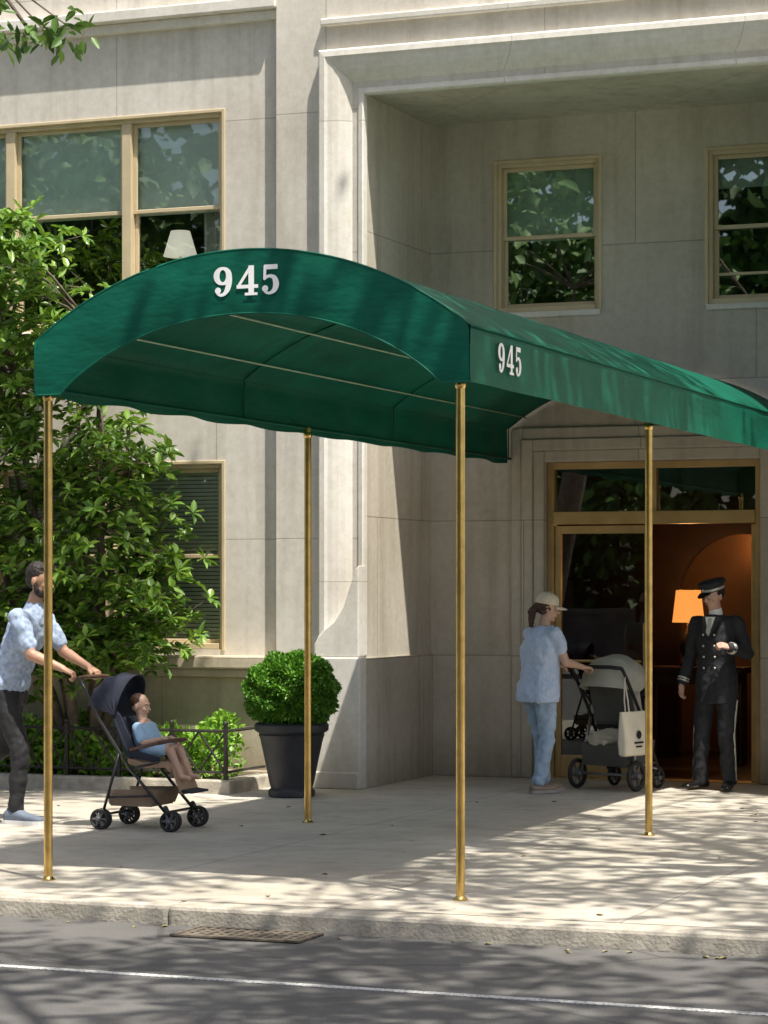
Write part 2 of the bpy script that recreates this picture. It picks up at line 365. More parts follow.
for sgn,xo in ((1,XL),(-1,XR)):
    X=lambda a: xo+sgn*a
    mb.box(X(-.40),X(.035),YF-.15,YF-.002,0,1.08); mb.box(X(-.40),X(.03),YF-.17,YF-.001,0,.14) 
    poly=[(X(-.385),YF-.13,1.081),(X(.015),YF-.13,1.081),(X(.015),YF-.13,1.84),(X(-.02),YF-.13,1.80),(X(-.06),YF-.13,1.68),(X(-.12),YF-.13,1.50),(X(-.20),YF-.13,1.38),(X(-.29),YF-.13,1.31),(X(-.35),YF-.13,1.25),(X(-.385),YF-.13,1.18)]
    mb.prism(poly,(0,.16,0))
mb.obj('pier_plinth',M_trim,B,bevel=.012)
mb=MB()
mb.box(XL-.001,XL+.03,YF,YB,0,1.07); mb.box(XL+.03,DR[0]-.30,YB-.035,YB+.01,0,1.07); mb.box(XR-.03,XR+.001,YF,YB,0,1.07); mb.box(DR[1]+.30,XR-.03,YB-.035,YB+.01,0,1.07)
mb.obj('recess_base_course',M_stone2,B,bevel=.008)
mb=MB()
for x0,x1 in ((-24,-8.502),(-2.918,12)):
    mb.box(x0,x1,YW-.07,YW+.01,0,.90); mb.box(x0,x1,YW-.15,YW+.02,.90,.97); mb.box(x0,x1,YW-.19,YW+.02,.97,1.08)
    mb.box(x0,x1,YW-.09,YW+.02,-.05,.12)
mb.obj('plinth_course',M_plinth,B,bevel=.015)
mb=MB()
for x0,x1 in ((-24,-8.502),(-2.918,12)):
    mb.box(x0,x1,YW-.06,YW+.01,6.42,6.50); mb.box(x0,x1,YW-.13,YW+.01,6.50,6.60)
for w in (UW,UW2,mir(UW),mir(UW2)):
    mb.box(w[0]-.08,w[1]+.08,YW-.07,YW+.1,w[2]-.12,w[2]-.001)
for w in (W1,W2): mb.box(w[0]-.0,w[1]+.0,YB-.02,YB+.1,w[2]-.05,w[2]+.004)
mb.box(XL-.36,XR+.36,YF-.06,YF+.01,6.30,6.36)
mb.obj('string_course_and_sills',M_trim,B,bevel=.012)
mb=MB()
for s,e in ((1,DR[0]),(-1,DR[1])):
    mb.box(e-s*.30,e-s*.20,YB-.04,YB+.01,0,3.04); mb.box(e-s*.20,e-s*.10,YB-.065,YB+.01,0,2.94); mb.box(e-s*.10,e-s*.0,YB-.04,YB+.01,0,2.84)
mb.box(DR[0]-.2,DR[1]+.2,YB-.04,YB+.01,2.94,3.04); mb.box(DR[0]-.1,DR[1]+.1,YB-.065,YB+.01,2.84,2.94); mb.box(DR[0],DR[1],YB-.04,YB+.01,2.74,2.84)
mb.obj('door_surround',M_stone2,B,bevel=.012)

def window(w,y,cols,shade,blinds=False,fr=.05,extra=False,mid=.5,glass=None):
    x0,x1,z0,z1=w; E=empty('window',parent=B); mb=MB()
    a=y+.02;b=y+.13
    mb.box(x0+.002,x0+fr,a,b,z0+.002,z1-.002); mb.box(x1-fr,x1-.002,a,b,z0+.002,z1-.002); mb.box(x0+fr,x1-fr,a,b,z1-fr,z1-.002); mb.box(x0+fr,x1-fr,a-.01,b,z0+.002,z0+fr)
    for q in (x0-.012,x1-.018): mb.box(q,q+.03,y-.012,a,z0-.012,z1+.012)
    mb.box(x0+.018,x1-.018,y-.012,a,z1-.018,z1+.012)
    W=(x1-x0-2*fr)
    cw=[W*c for c in cols]
    gm=MB(); sm=MB()
    xx=x0+fr
    for i,c in enumerate(cw):
        l=xx; r=xx+c; xx=r
        if i<len(cw)-1: mb.box(r-.045,r+.045,a,b,z0+fr,z1-fr); r-=.045
        if i>0: l+=.045
        zb,zt=z0+fr,z1-fr; zm=zb+(zt-zb)*(1-mid); s=.035
        for (p,q,yy) in ((zm-.02,zt,a+.045),(zb,zm+.02,a+.075)):
            y2=yy+.028
            mb.box(l,l+s,yy,y2,p,q); mb.box(r-s,r,yy,y2,p,q); mb.box(l+s,r-s,yy,y2,q-s,q); mb.box(l+s,r-s,yy,y2,p,p+s)
            gm.add([(l+s,yy+.014,p+s),(r-s,yy+.014,p+s),(r-s,yy+.014,q-s),(l+s,yy+.014,q-s)],[(0,1,2,3)])
        if extra: mb.box(l+s,r-s,a+.07,a+.1,zb+.2,zb+.225)
        if shade and not blinds:
            zz=zt-(zt-zb)*shade[i%len(shade)]; sm.box(l,r,a+.12,a+.124,zz,zt); sm.box(l,r,a+.115,a+.13,zz-.03,zz)
        if blinds:
            z=zt
            while z>zb: 
                sm.add([(l+.01,a+.112,z),(r-.01,a+.112,z),(r-.01,a+.124,z-.027),(l+.01,a+.124,z-.027)],[(0,1,2,3)]); z-=.034
    mb.obj('frame',M_tan,E,bevel=.005); gm.obj('glass',glass or M_glass,E,recalc=False)
    if sm.v: sm.obj('shade',M_blind if blinds else M_shade,E)
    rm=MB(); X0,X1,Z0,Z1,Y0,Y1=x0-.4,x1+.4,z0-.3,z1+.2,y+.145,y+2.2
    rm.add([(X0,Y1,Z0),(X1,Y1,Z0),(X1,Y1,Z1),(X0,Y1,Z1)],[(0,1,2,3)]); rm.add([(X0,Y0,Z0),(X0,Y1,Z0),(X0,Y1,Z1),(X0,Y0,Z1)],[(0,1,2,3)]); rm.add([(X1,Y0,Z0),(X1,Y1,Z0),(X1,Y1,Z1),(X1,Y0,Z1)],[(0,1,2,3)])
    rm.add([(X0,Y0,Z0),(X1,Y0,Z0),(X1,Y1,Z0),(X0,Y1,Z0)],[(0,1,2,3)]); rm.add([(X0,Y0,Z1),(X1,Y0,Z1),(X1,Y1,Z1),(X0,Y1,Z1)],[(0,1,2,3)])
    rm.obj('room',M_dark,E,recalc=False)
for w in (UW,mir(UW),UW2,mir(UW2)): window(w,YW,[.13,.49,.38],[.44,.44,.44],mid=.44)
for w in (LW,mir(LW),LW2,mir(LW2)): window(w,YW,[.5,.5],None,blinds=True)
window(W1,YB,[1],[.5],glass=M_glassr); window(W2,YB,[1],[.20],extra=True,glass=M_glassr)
def litshade(name,base,em,s):
    ms,nt,b=newmat(name); b.inputs['Base Color'].default_value=(*base,1); b.inputs['Emission Color'].default_value=(*em,1); b.inputs['Emission Strength'].default_value=s
    return ms
E=empty('table_lamp',(-9.71,19.75,4.46)); mb=MB(); mb.lathe([(.085,.32),(.15,.10)],(0,0,0),28); mb.obj('shade',litshade('lampshade_white',(.85,.84,.78),(1,.93,.78),.6),E,smooth=True)
mb=MB(); mb.lathe([(.07,-.32),(.07,-.3),(.03,-.28),(.06,-.15),(.02,0),(.01,.12)],(0,0,0),20); mb.obj('base',mk('lamp_base_white',(.6,.6,.58),.4),E,smooth=True)
mb=MB(); mb.box(-.5,.5,-.2,.3,-.36,-.325); mb.obj('side_table_top',M_bark,E)
mb=MB(); pts=[]; n=26
for i in range(n+1): pts.append((-9.33+.24*i/n,19.44+.03*math.sin(i*1.9),0))
mb.loft([[(p[0],p[1],3.95) for p in pts],[(p[0],p[1],5.6) for p in pts]],cap=False,closed=False); mb.obj('curtain',mk('curtain_linen',(.75,.75,.68),.9,var=.05),B)

# ---- door set
D0=empty('entrance_door',parent=B); mb=MB(); gm=MB(); gt=MB()
x0,x1=DR[0],DR[1]; y=YB+.05; zt=2.74; xm=-5.71
mb.box(x0+.002,x0+.06,y,y+.11,0.002,zt-.002); mb.box(x1-.06,x1-.002,y,y+.11,.002,zt-.002); mb.box(x0+.06,x1-.06,y,y+.11,zt-.06,zt-.002)
mb.box(x0+.06,x1-.06,y-.02,y+.11,2.20,2.31)
mb.box(xm-.03,xm+.03,y,y+.1,2.31,zt-.06)
for a,b in ((x0+.06,xm-.03),(xm+.03,x1-.06)): gt.add([(a,y+.05,2.31),(b,y+.05,2.31),(b,y+.05,zt-.06),(a,y+.05,zt-.06)],[(0,1,2,3)])
def leaf(mb,gm):
    w=.86; s=.055
    mb.box(0,s,0,.045,.012,2.19); mb.box(w-s,w,0,.045,.012,2.19); mb.box(s,w-s,0,.045,2.19-.07,2.19); mb.box(s,w-s,0,.045,.012,.20)
    gm.add([(s,.022,.2),(w-s,.022,.2),(w-s,.022,2.12),(s,.022,2.12)],[(0,1,2,3)])
    mb.tube([(.07,-.05,1.02),(w-.07,-.05,1.02)],.012,10); mb.tube([(.09,-.05,1.02),(.09,.0,1.02)],.01,8); mb.tube([(w-.09,-.05,1.02),(w-.09,0,1.02)],.01,8)
    mb.tube([(w-.04,-.055,.8),(w-.04,-.055,1.35)],.013,10)
mb.M=Matrix.Translation((x0+.062,y+.03,0)); gm.M=mb.M; leaf(mb,gm)
mb.M=Matrix.Translation((x1-.062,y+.05,0))@Matrix.Rotation(R(84),4,'Z'); gm.M=mb.M; leaf(mb,gm)
mb.M=Matrix.Identity(4)
mb.obj('door_frames',M_brassf,D0,bevel=.004); gm.obj('door_glass',M_glassd,D0,recalc=False); gt.obj('transom_glass',glassmat('transom_glass',.2,(.3,.3,.27)),D0,recalc=False)
mb=MB(); mb.box(x0,x1,YB-.03,YB+.2,-.02,.011); mb.obj('threshold',M_brassf,D0)
LB=mk('lobby_wall',(.19,.095,.042),.6,var=.15,scale=3); LF=mk('lobby_floor',(.05,.03,.02),.3,var=.3,scale=5)
mb=MB(); X0,X1,Y0,Y1,Z1=-8.6,-2.8,YB+.165,24.6,3.1
mb.add([(X0,Y1,0),(X1,Y1,0),(X1,Y1,Z1),(X0,Y1,Z1)],[(0,1,2,3)]); mb.add([(X0,Y0,0),(X0,Y1,0),(X0,Y1,Z1),(X0,Y0,Z1)],[(0,1,2,3)]); mb.add([(X1,Y0,0),(X1,Y1,0),(X1,Y1,Z1),(X1,Y0,Z1)],[(0,1,2,3)]); mb.add([(X0,Y0,Z1),(X1,Y0,Z1),(X1,Y1,Z1),(X0,Y1,Z1)],[(0,1,2,3)])
wall(mb,X0,X1,0,Z1,Y0,[(x0,x1,0,zt)],.002)
mb.obj('lobby_walls',LB,B,recalc=False)
mb=MB(); mb.box(X0,X1,Y0,Y1,-.05,.006); mb.obj('lobby_floor',LF,B)
mb=MB(); ca=-5.62; rr=.62; py=23.6; zs_=1.55
pl=[(X0+.01,py,.007),(ca-rr,py,.007),(ca-rr,py,zs_)]+[(ca-rr*math.cos(t),py,zs_+rr*math.sin(t)) for t in [math.pi*i/24 for i in range(1,24)]]+[(ca+rr,py,zs_),(ca+rr,py,.007),(X1-.01,py,.007),(X1-.01,py,Z1-.01),(X0+.01,py,Z1-.01)]
mb.prism(pl,(0,.12,0)); mb.obj('lobby_partition',mk('lobby_wood',(.028,.013,.007),.4,var=.3,scale=6),B)
E=empty('console_table'); mb=MB()
mb.box(-6.35,-5.35,22.5,22.9,.86,.92)
for xx in (-6.3,-5.44):
    for yy in (22.53,22.83): mb.box(xx,xx+.05,yy,yy+.05,.006,.86)
mb.box(-6.3,-5.4,22.54,22.86,.76,.859); mb.obj('table',mk('console_wood',(.05,.02,.01),.35,var=.3),E,bevel=.006)
E=empty('table_lamp',(-5.90,22.68,0)); mb=MB(); mb.lathe([(.08,.921),(.08,.94),(.03,.96),(.07,1.05),(.085,1.12),(.05,1.22),(.015,1.28),(.012,1.38)],(0,0,0),24); mb.obj('base',mk('lamp_ceramic',(.03,.03,.03),.2),E,smooth=True)
ms=litshade('lampshade_lit',(.6,.35,.12),(1,.36,.07),1.0)
mb=MB(); mb.loft([[ (r*math.cos(2*math.pi*j/28),r*math.sin(2*math.pi*j/28),z) for j in range(28)] for r,z in ((.15,1.33),(.115,1.63))],cap=False); mb.obj('shade',ms,E,smooth=True)
li=bpy.data.lights.new('lamp_bulb','POINT'); li.energy=16; li.color=(1,.5,.18); li.shadow_soft_size=.05; lo=bpy.data.objects.new('bulb',li); COL.objects.link(lo); lo.parent=E; lo.location=(0,0,1.70)
E=empty('unseen_arch_lamp',(-5.35,24.5,1.95)); mb=MB(); mb.lathe([(.03,-.12),(.07,.0),(.09,.12)],(0,0,0),20); mb.obj('cup',ms,E,smooth=True)  # unseen lamp behind the partition, makes the arch glow
mb=MB(); mb.box(-.03,.03,.02,.095,-.16,-.05); mb.obj('bracket',M_brassf,E)
li=bpy.data.lights.new('arch_lamp_bulb','POINT'); li.energy=24; li.color=(1,.5,.18); li.shadow_soft_size=.04; lo=bpy.data.objects.new('bulb',li); COL.objects.link(lo); lo.parent=E; lo.location=(0,-.03,.2)

# ================================================================== AWNING
A=empty('entrance_awning'); ax0,ax1=-6.995,-4.40; ay0,ay1=12.38,20.66; ac=(ax0+ax1)/2; hw=(ax1-ax0)/2
zb,zs,zc=2.735,3.03,3.49
def outer(x):
    r=(hw*hw+(zc-zs)**2)/(2*(zc-zs)); return zc-r+math.sqrt(max(r*r-(x-ac)**2,0))
def inner(x):
    u=(x-ac)/1.13
    return zb if abs(u)>=1 else zb+.41*(1-abs(u)**2.1)**.85
mb=MB(); NY=134; rows=[]
for j in range(NY+1):
    yy=ay0+(ay1-ay0)*j/NY; ph=(yy-ay0)/.92; sag=math.sin(math.pi*ph)**2; row=[]
    def P(x,z,nx,nz,amt): row.append((x-nx*sag*amt,yy,z-nz*sag*amt))
    for k in range(7):
        t=k/6; z=zb+(zs-zb)*t; drop=(1-t)**2*.008*math.sin(math.pi*ph*2+.5)
        P(ax0+(1-t)*.022*math.sin(ph*7),z+drop,-1,0,.010*math.sin(math.pi*t))
    for k in range(1,33):
        x=ax0+(ax1-ax0)*k/33; P(x,outer(x),(x-ac)/2.2,1,.008)
    for k in range(7):
        t=1-k/6; z=zb+(zs-zb)*t; P(ax1+(1-t)*.006*math.sin(ph*5),z,1,0,.012*math.sin(math.pi*t))
    rows.append(row)
mb.loft(rows,cap=False,closed=False)
o=mb.obj('canopy_fabric',M_green,A,smooth=True,recalc=False)
mb=MB(); NX=80; t=[];b=[]
for i in range(NX+1):
    x=ax0+(ax1-ax0)*i/NX; t.append((x,ay0-.004,outer(x)+.004)); b.append((x,ay0-.004,inner(x)))
mid=[[(p[0],p[1]-.006*math.sin(math.pi*k/6),p[2]*(k/6)+q[2]*(1-k/6)) for p,q in zip(t,b)] for k in range(7)]
mb.loft(mid,cap=False,closed=False)
mb.obj('front_fascia',M_green,A,smooth=True,recalc=False)
mb=MB(); 
edge=[(ax0,ay0,zb)]+[(ax0,ay0,zs)]+[(ax0+(ax1-ax0)*i/40,ay0,outer(ax0+(ax1-ax0)*i/40)+.003) for i in range(41)]+[(ax1,ay0,zb)]
mb.tube(edge,.007,6)
mb.tube([(ax1+.002,ay0,zs),(ax1+.002,ay1,zs)],.006,6); mb.tube([(ax0-.002,ay0,zs),(ax0-.002,ay1,zs)],.006,6)
mb.tube([(p[0],p[1],p[2]) for p in b],.006,6)
mb.obj('piping',M_green,A,smooth=True)
mb=MB()
for q in (-.86,-.58,-.2,.2,.58,.86):
    x=ac+q*hw; mb.tube([(x,ay0+.03,outer(x)-.035),(x,ay1-.02,outer(x)-.035)],.006,6)
mb.obj('frame_rods',M_rib,A,smooth=True)
mb=MB()
for x in (ax0+.03,ax1-.03): mb.tube([(x,ay0+.03,zb+.04),(x,ay1,zb+.04)],.011,8)
for j in range(4):
    yy=ay0+.02+(ay1-ay0-.06)*j/3
    mb.tube([(ax0+.025,yy,zb+.03),(ax0+.025,yy,zs-.02)]+[(ax0+.03+(ax1-ax0-.06)*i/24,yy,outer(ax0+.03+(ax1-ax0-.06)*i/24)-.014) for i in range(25)]+[(ax1-.025,yy,zs-.02),(ax1-.025,yy,zb+.03)],.006,6)
mb.obj('frame_hoops',M_green,A,smooth=True)
mb=MB()
for x in (-6.945,-4.472):
    for yy in (12.44,16.15):
        mb.tube([(x,yy,0),(x,yy,zb+.04)],.0245,18); mb.lathe([(.040,0),(.040,.006),(.03,.014),(.0252,.025)],(x,yy,0),20); mb.lathe([(.0252,-.03),(.030,-.02),(.030,.0),(.0252,.01)],(x,yy,zb),20)
mb.obj('brass_poles',M_brass,A,smooth=True).modifiers.new('e','EDGE_SPLIT').split_angle=R(40)

def cat(P,n=10):
    P=[P[0]]+list(P)+[P[-1]]; out=[]
    for i in range(1,len(P)-2):
        for k in range(n):
            t=k/n; a,b,c,d=P[i-1],P[i],P[i+1],P[i+2]
            out.append(tuple(.5*((2*b[q])+(-a[q]+c[q])*t+(2*a[q]-5*b[q]+4*c[q]-d[q])*t*t+(-a[q]+3*b[q]-3*c[q]+d[q])*t**3) for q in range(3)))
    out.append(tuple(P[-2])); return out
def digits(tf,name):
    mb=MB(); lay=[0]
    def strip(S):
        lay[0]+=1; L_=[];R_=[]
        for i,(x,y,w) in enumerate(S):
            a=S[max(i-1,0)];b=S[min(i+1,len(S)-1)]; dx,dy=b[0]-a[0],b[1]-a[1]; l=math.hypot(dx,dy) or 1
            nx,ny=-dy/l,dx/l; L_.append(tf(x+nx*w/2,y+ny*w/2,lay[0])); R_.append(tf(x-nx*w/2,y-ny*w/2,lay[0]))
        mb.loft([L_,R_],cap=False,closed=False)
    def ball(x,y,r):
        lay[0]+=1; mb.add([tf(x+r*math.cos(t),y+r*math.sin(t),lay[0]) for t in [2*math.pi*i/20 for i in range(20)]],[tuple(range(20))])
    o=0
    strip([(o+.33+.225*math.cos(f),.69+.255*math.sin(f),.10+.115*abs(math.cos(f))**1.5) for f in [2*math.pi*i/40 for i in range(41)]])
    strip(cat([(o+.56,.72,.20),(o+.565,.5,.21),(o+.51,.26,.19),(o+.40,.10,.13),(o+.27,.05,.10),(o+.16,.09,.09),(o+.11,.17,.10)])); ball(o+.16,.20,.11)
    o=.84
    strip([(o+.53,1,.0),(o+.50,.96,.11),(o+.08,.34,.10)]); strip([(o+.0,.30,.12),(o+.78,.30,.12)]); strip([(o+.53,1,.20),(o+.53,0,.20)]); strip([(o+.30,.045,.09),(o+.76,.045,.09)])
    o=1.72
    strip([(o+.12,.92,.16),(o+.60,.92,.16)]); strip([(o+.155,.98,.10),(o+.135,.50,.10)])
    strip(cat([(o+.11,.50,.07),(o+.2,.58,.10),(o+.34,.615,.11),(o+.49,.54,.17),(o+.55,.34,.21),(o+.49,.15,.17),(o+.34,.05,.10),(o+.2,.07,.09),(o+.11,.18,.10)])); ball(o+.16,.2,.11)
    mb.obj(name,M_white,A,recalc=False)
h=.162
digits(lambda x,y,l:(-5.878+x*h*1.02,ay0-.0125-.0006*l,3.240+y*h),'number_front')
digits(lambda x,y,l:(ax1+.009+.0006*l,12.82+x*h*.98,2.82+y*h),'number_side')

# ================================================================== PLANTING
E=empty('planting_bed'); mb=MB(); bx0,bx1,by0=-24,-8.47,18.12
mb.box(bx0,bx1,by0,by0+.14,-.02,.11); mb.box(bx1-.14,bx1,by0+.14,YW-.22,-.02,.11); mb.obj('stone_edging',M_kerb,E,bevel=.015)
mb=MB(); mb.box(bx0,bx1-.14,by0+.14,YW-.08,-.02,.07); mb.obj('soil',M_soil,E)
E=empty('iron_fence'); mb=MB(); fy=by0+.07
mb.tube([(bx0,fy,.50),(bx1-.07,fy,.50)],.014,6); mb.tube([(bx0,fy,.17),(bx1-.07,fy,.17)],.012,6); mb.tube([(bx1-.07,fy,.50),(bx1-.07,YW-.25,.50)],.014,6); mb.tube([(bx1-.07,fy,.17),(bx1-.07,YW-.25,.17)],.012,6)
x=bx1-.07
while x>-16:
    mb.box(x-.014,x+.014,fy-.014,fy+.014,.1,.54); mb.ell((x,fy,.56),(.024,.024,.024),n=8,k=6)
    for dx in (0,.24): mb.tube([(x-dx,fy-.008,.17),(x-dx-.24,fy-.008,.50)],.010,5); mb.tube([(x-dx,fy+.008,.50),(x-dx-.24,fy+.008,.17)],.010,5)
    x-=.48
mb.obj('fence_panels',M_iron,E)
rng=np.random.default_rng(3); n=18000
P=np.stack([rng.uniform(-14,-8.72,n),rng.uniform(18.27,18.95,n),rng.random(n)**.6],1)
hh=.36+.12*np.sin(P[:,0]*4.1)+.07*np.sin(P[:,0]*9.7+P[:,1]*7); P[:,2]=.07+P[:,2]*hh
D=rdir(n); D[:,2]+=.5; D[:,1]-=.3
E=empty('hedge'); leaves('hedge_leaves',P,D,.06,.035,M_leafC,E,nrm_up=.5)
mb=MB()
for i in range(26): 
    xx=-14+i*.2; mb.rc((xx,18.6,.05),(xx+.05,18.6+.1*math.sin(i),.3),.012,.006,6)
mb.obj('stems',M_bark,E)
# magnolia
E=empty('magnolia_tree'); rng=np.random.default_rng(11); mb=MB(); base=V((-10.0,18.55,.05)); stems=[]
for k in range(6):
    a=k*1.05+.4; top=V((-10.25+.75*math.cos(a),18.35+.35*math.sin(a),2.6+.35*(k%3)+.4)); mid=base.lerp(top,.45)+V((.15*math.cos(a),.1*math.sin(a),.1))
    b2=base+V((.06*math.cos(a),.06*math.sin(a),0)); mb.tube([b2,b2.lerp(mid,.5)+V((.04,0,0)),mid,mid.lerp(top,.5)+V((-.04,.02,0)),top],[.055,.045,.036,.024,.012],8); stems+=[b2.lerp(mid,.6),mid,mid.lerp(top,.3),mid.lerp(top,.7),top]
def maxx(z):
    zs_=[.7,1.0,1.4,1.9,2.3,2.7,3.1,3.6,4.1,4.6,4.9]; xs_=[-9.5,-9.15,-9.02,-8.98,-9.05,-9.2,-9.4,-9.62,-9.78,-9.95,-10.2]; return np.interp(z,zs_,xs_)
cl=[]
while len(cl)<225:
    z=rng.uniform(.95,4.75); mx=maxx(z)-.16; x=mx-(rng.random()**1.2)*2.5
    yv=18.2+rng.uniform(-.75,.6)
    if yv>18.9: continue
    cl.append((x,yv,z+ .12*math.sin(x*5)))
RC=[];RD=[]
for c in cl:
    c=V(c); q=min(stems,key=lambda p:(p-c).length); mb.tube([q,q.lerp(c,.5)+V((0,0,.06)),c],[.016,.011,.005],5)
    for r in range(12):
        o=V(rng.normal(size=3)); o=V((o.x*.15,o.y*.15,o.z*.11)); p=c+o
        if p.y>19.08: p.y=19.0
        if r%3==0: mb.tube([c,p],[.005,.003],4)
        axd=V((o.x*2,o.y*2-.25,.55)).normalized(); u=axd.orthogonal().normalized(); w=axd.cross(u)
        for k in range(8):
            t=k*2.4+rng.random(); el=.25+.5*rng.random()
            d=(u*math.cos(t)+w*math.sin(t))*(1-el*.4)+axd*el*.6-V((0,0,.18)); RC.append(tuple(p)); RD.append(tuple(d))
mb.obj('trunk_and_branches',M_bark,E,smooth=True)
leaves('leaves',RC,RD,.112,.048,M_leafA,E,fold=.10,nrm_up=.75)
# boxwood planter
E=empty('planter_with_boxwood',(-7.94,18.14,0)); mb=MB()
mb.lathe([(.17,0),(.185,.01),(.185,.05),(.165,.07),(.175,.1),(.215,.3),(.25,.46),(.262,.49),(.255,.50),(.27,.51),(.292,.525),(.295,.57),(.28,.585),(.255,.585),(.25,.53),(.0,.53)],(0,0,0),48); mb.obj('pot',M_pot,E,smooth=True).modifiers.new('e','EDGE_SPLIT').split_angle=R(35)
rng=np.random.default_rng(5); n=17000; d=rdir(n); 
rad=.335+.022*np.sin(d[:,0]*9+1)*np.sin(d[:,1]*8)+.018*np.sin(d[:,2]*12+d[:,0]*7); rad=rad*(1-.22*rng.random(n)**2)
P=d*rad[:,None]*np.array([1.06,1.06,.90])+np.array([0,0,.83]); P=P[P[:,2]>.56]; dd=(P-np.array([0,0,.83])); dd=dd/np.linalg.norm(dd,axis=1,keepdims=True)+rng.normal(size=P.shape)*.6
leaves('boxwood_leaves',P,dd,.032,.02,M_leafD,E,nrm_up=.4)
mb=MB(); mb.ell((0,0,.82),(.27,.27,.25)); mb.rc((0,0,.5),(0,0,.7),.03,.02); mb.obj('dark_core',mk('core_dark',(.02,.035,.01),.9),E)  # added dark sphere gives the bush a dark inside; short stem below

# ================================================================== STREET TREES
big_tree('street_tree',(-1.0,12.35,0),(-.4,12.9,10.2),(4.4,4.4,3.2),100,110,.72,.16,M_leafB,.19,21)
big_tree('street_tree',(-9.6,12.35,0),(-7.6,13.6,11.2),(3.6,4.0,2.8),46,110,.70,.16,M_leafB,.17,22)
big_tree('street_tree',(4.0,-5.2,0),(-.5,5.6,10.5),(5.5,3.4,2.6),95,100,.80,.17,M_leafB,.22,23)
E=empty('street_tree_branch'); rng=np.random.default_rng(9); mb=MB()
root=V((-8.6,11.9,7.6)); mb.tube([root,V((-7.6,11.6,5.9)),V((-6.9,11.6,5.0)),V((-6.55,11.6,4.55))],[.04,.025,.014,.006],7)
C=[];Dn=[]
for c in ((-6.85,11.6,4.85),(-6.6,11.6,4.6),(-6.45,11.6,4.54),(-6.75,11.5,4.5),(-6.36,11.6,4.60),(-6.9,11.7,4.62)):
    mb.tube([V((-6.9,11.6,5.0)),V(c)],[.008,.004],5)
    for k in range(20): C.append(np.array(c)+rng.normal(size=3)*(.09,.09,.05)); q=rng.normal(size=3); q[2]-=.9; Dn.append(q)
leaves('leaves',C,Dn,.10,.045,M_leafB,E); mb.obj('twigs',M_bark,E)
for i,(x,y,s) in enumerate([(-27,-12,1.15),(-17,-12.5,1.1),(-8,-13,1.1)]):
    big_tree('park_tree',(x,y,-.2),(x,y,6.2*s),(3.9,3.2,4.2*s),80,60,1.5,.36,M_leafP,.2,40+i)
rng=np.random.default_rng(77); n=26000; X=rng.uniform(-62,10,n); 
top=15.5+1.6*np.sin(X*.45)+1.2*np.sin(X*1.1+2)+.8*np.sin(X*2.7)
Z=rng.random(n)*top; Y=-19-3.0*rng.random(n)+1.6*np.sin(X*.8+Z*.5)+1.0*np.sin(X*1.7-Z*1.3); 
E=empty('distant_trees'); Dd=rdir(n); leaves('foliage',np.stack([X,Y,Z],1),Dd,.85,.5,M_leafP,E)
mb=MB()
for i in range(14): xx=-60+i*5.6; mb.tube([(xx,-21,-.2),(xx+.3,-21,5),(xx-.2,-21,9)],[.3,.22,.1],8)
mb.obj('trunks',M_bark,E)
mb=MB(); mb.box(-80,60,-10.6,-10.1,-.2,1.1); mb.box(-80,60,-10.66,-10.04,1.1,1.2); mb.obj('park_wall',mk('park_wall_stone',(.12,.11,.10),.9,var=.3,scale=2))

# ================================================================== PEOPLE
SK1=mk('skin_tan',(.44,.25,.165),.5,var=.06,scale=20); SK2=mk('skin_light',(.56,.35,.255),.5,var=.06,scale=20)
M_hair=mk('dark_hair',(.016,.011,.008),.6,var=.4,scale=60,bump=.6,bscale=120); M_hair2=mk('brown_hair',(.055,.025,.014),.55,var=.4,scale=60,bump=.6,bscale=120)
M_eye=mk('eye_white',(.7,.7,.68),.3,var=.02); M_pup=mk('eye_iris',(.02,.015,.01),.2); M_lip=mk('lips',(.35,.13,.11),.5)
def remeshed(mb,name,mat,parent,vox=.007,it=3,disp=0,dsc=.12):
    o=mb.obj(name,mat,parent,smooth=True)
    r=o.modifiers.new('r','REMESH'); r.mode='VOXEL'; r.voxel_size=vox; r.use_smooth_shade=True
    s=o.modifiers.new('s','SMOOTH'); s.factor=.5; s.iterations=it
    if disp:
        t=bpy.data.textures.new('folds','CLOUDS'); t.noise_scale=dsc; t.noise_depth=2
        d=o.modifiers.new('d','DISPLACE'); d.texture=t; d.strength=disp; d.mid_level=.5; d.texture_coords='LOCAL'
    return o
def hand(mb,w,dr,nrm,th,curl=35,s=1.0,thumb=30):
    w=V(w);d=V(dr).normalized();n=V(nrm);n=(n-d*n.dot(d)).normalized();a=d.cross(n).normalized()
    if a.dot(V(th))<0:a=-a
    L_=.088*s
    mb.loft([ring(w-d*.01,a*.026*s,n*.019*s,12),ring(w+d*.03*s,a*.034*s,n*.017*s,12),ring(w+d*.065*s,a*.041*s,n*.015*s,12),ring(w+d*L_,a*.040*s,n*.012*s,12)])
    for i,(off,ln) in enumerate(((.030,.070),(.010,.080),(-.010,.074),(-.029,.058))):
        p=w+d*(L_-.008)+a*off*s; c=R(curl); ang=0
        for k,fr in enumerate((.45,.32,.23)):
            ang+=c*(.7 if k==0 else 1.0); cur=(d*math.cos(ang)+n*math.sin(ang)).normalized()
            q=p+cur*ln*fr*s; r0=.0088*s*(1-.1*k); mb.rc(p,q,r0,r0*.92,8)
            p=q
    p=w+d*.022*s+a*.030*s; q=p+(a*.6+d*.75+n*.35).normalized()*.036*s; q2=q+(d*math.cos(R(thumb))+n*math.sin(R(thumb))*.9-a*.1).normalized()*.030*s; q3=q2+(d*.7+n*.7-a*.3).normalized()*.022*s
    mb.rc(p,q,.0125*s,.011*s,8); mb.rc(q,q2,.0108*s,.0098*s,8); mb.rc(q2,q3,.0098*s,.008*s,8)
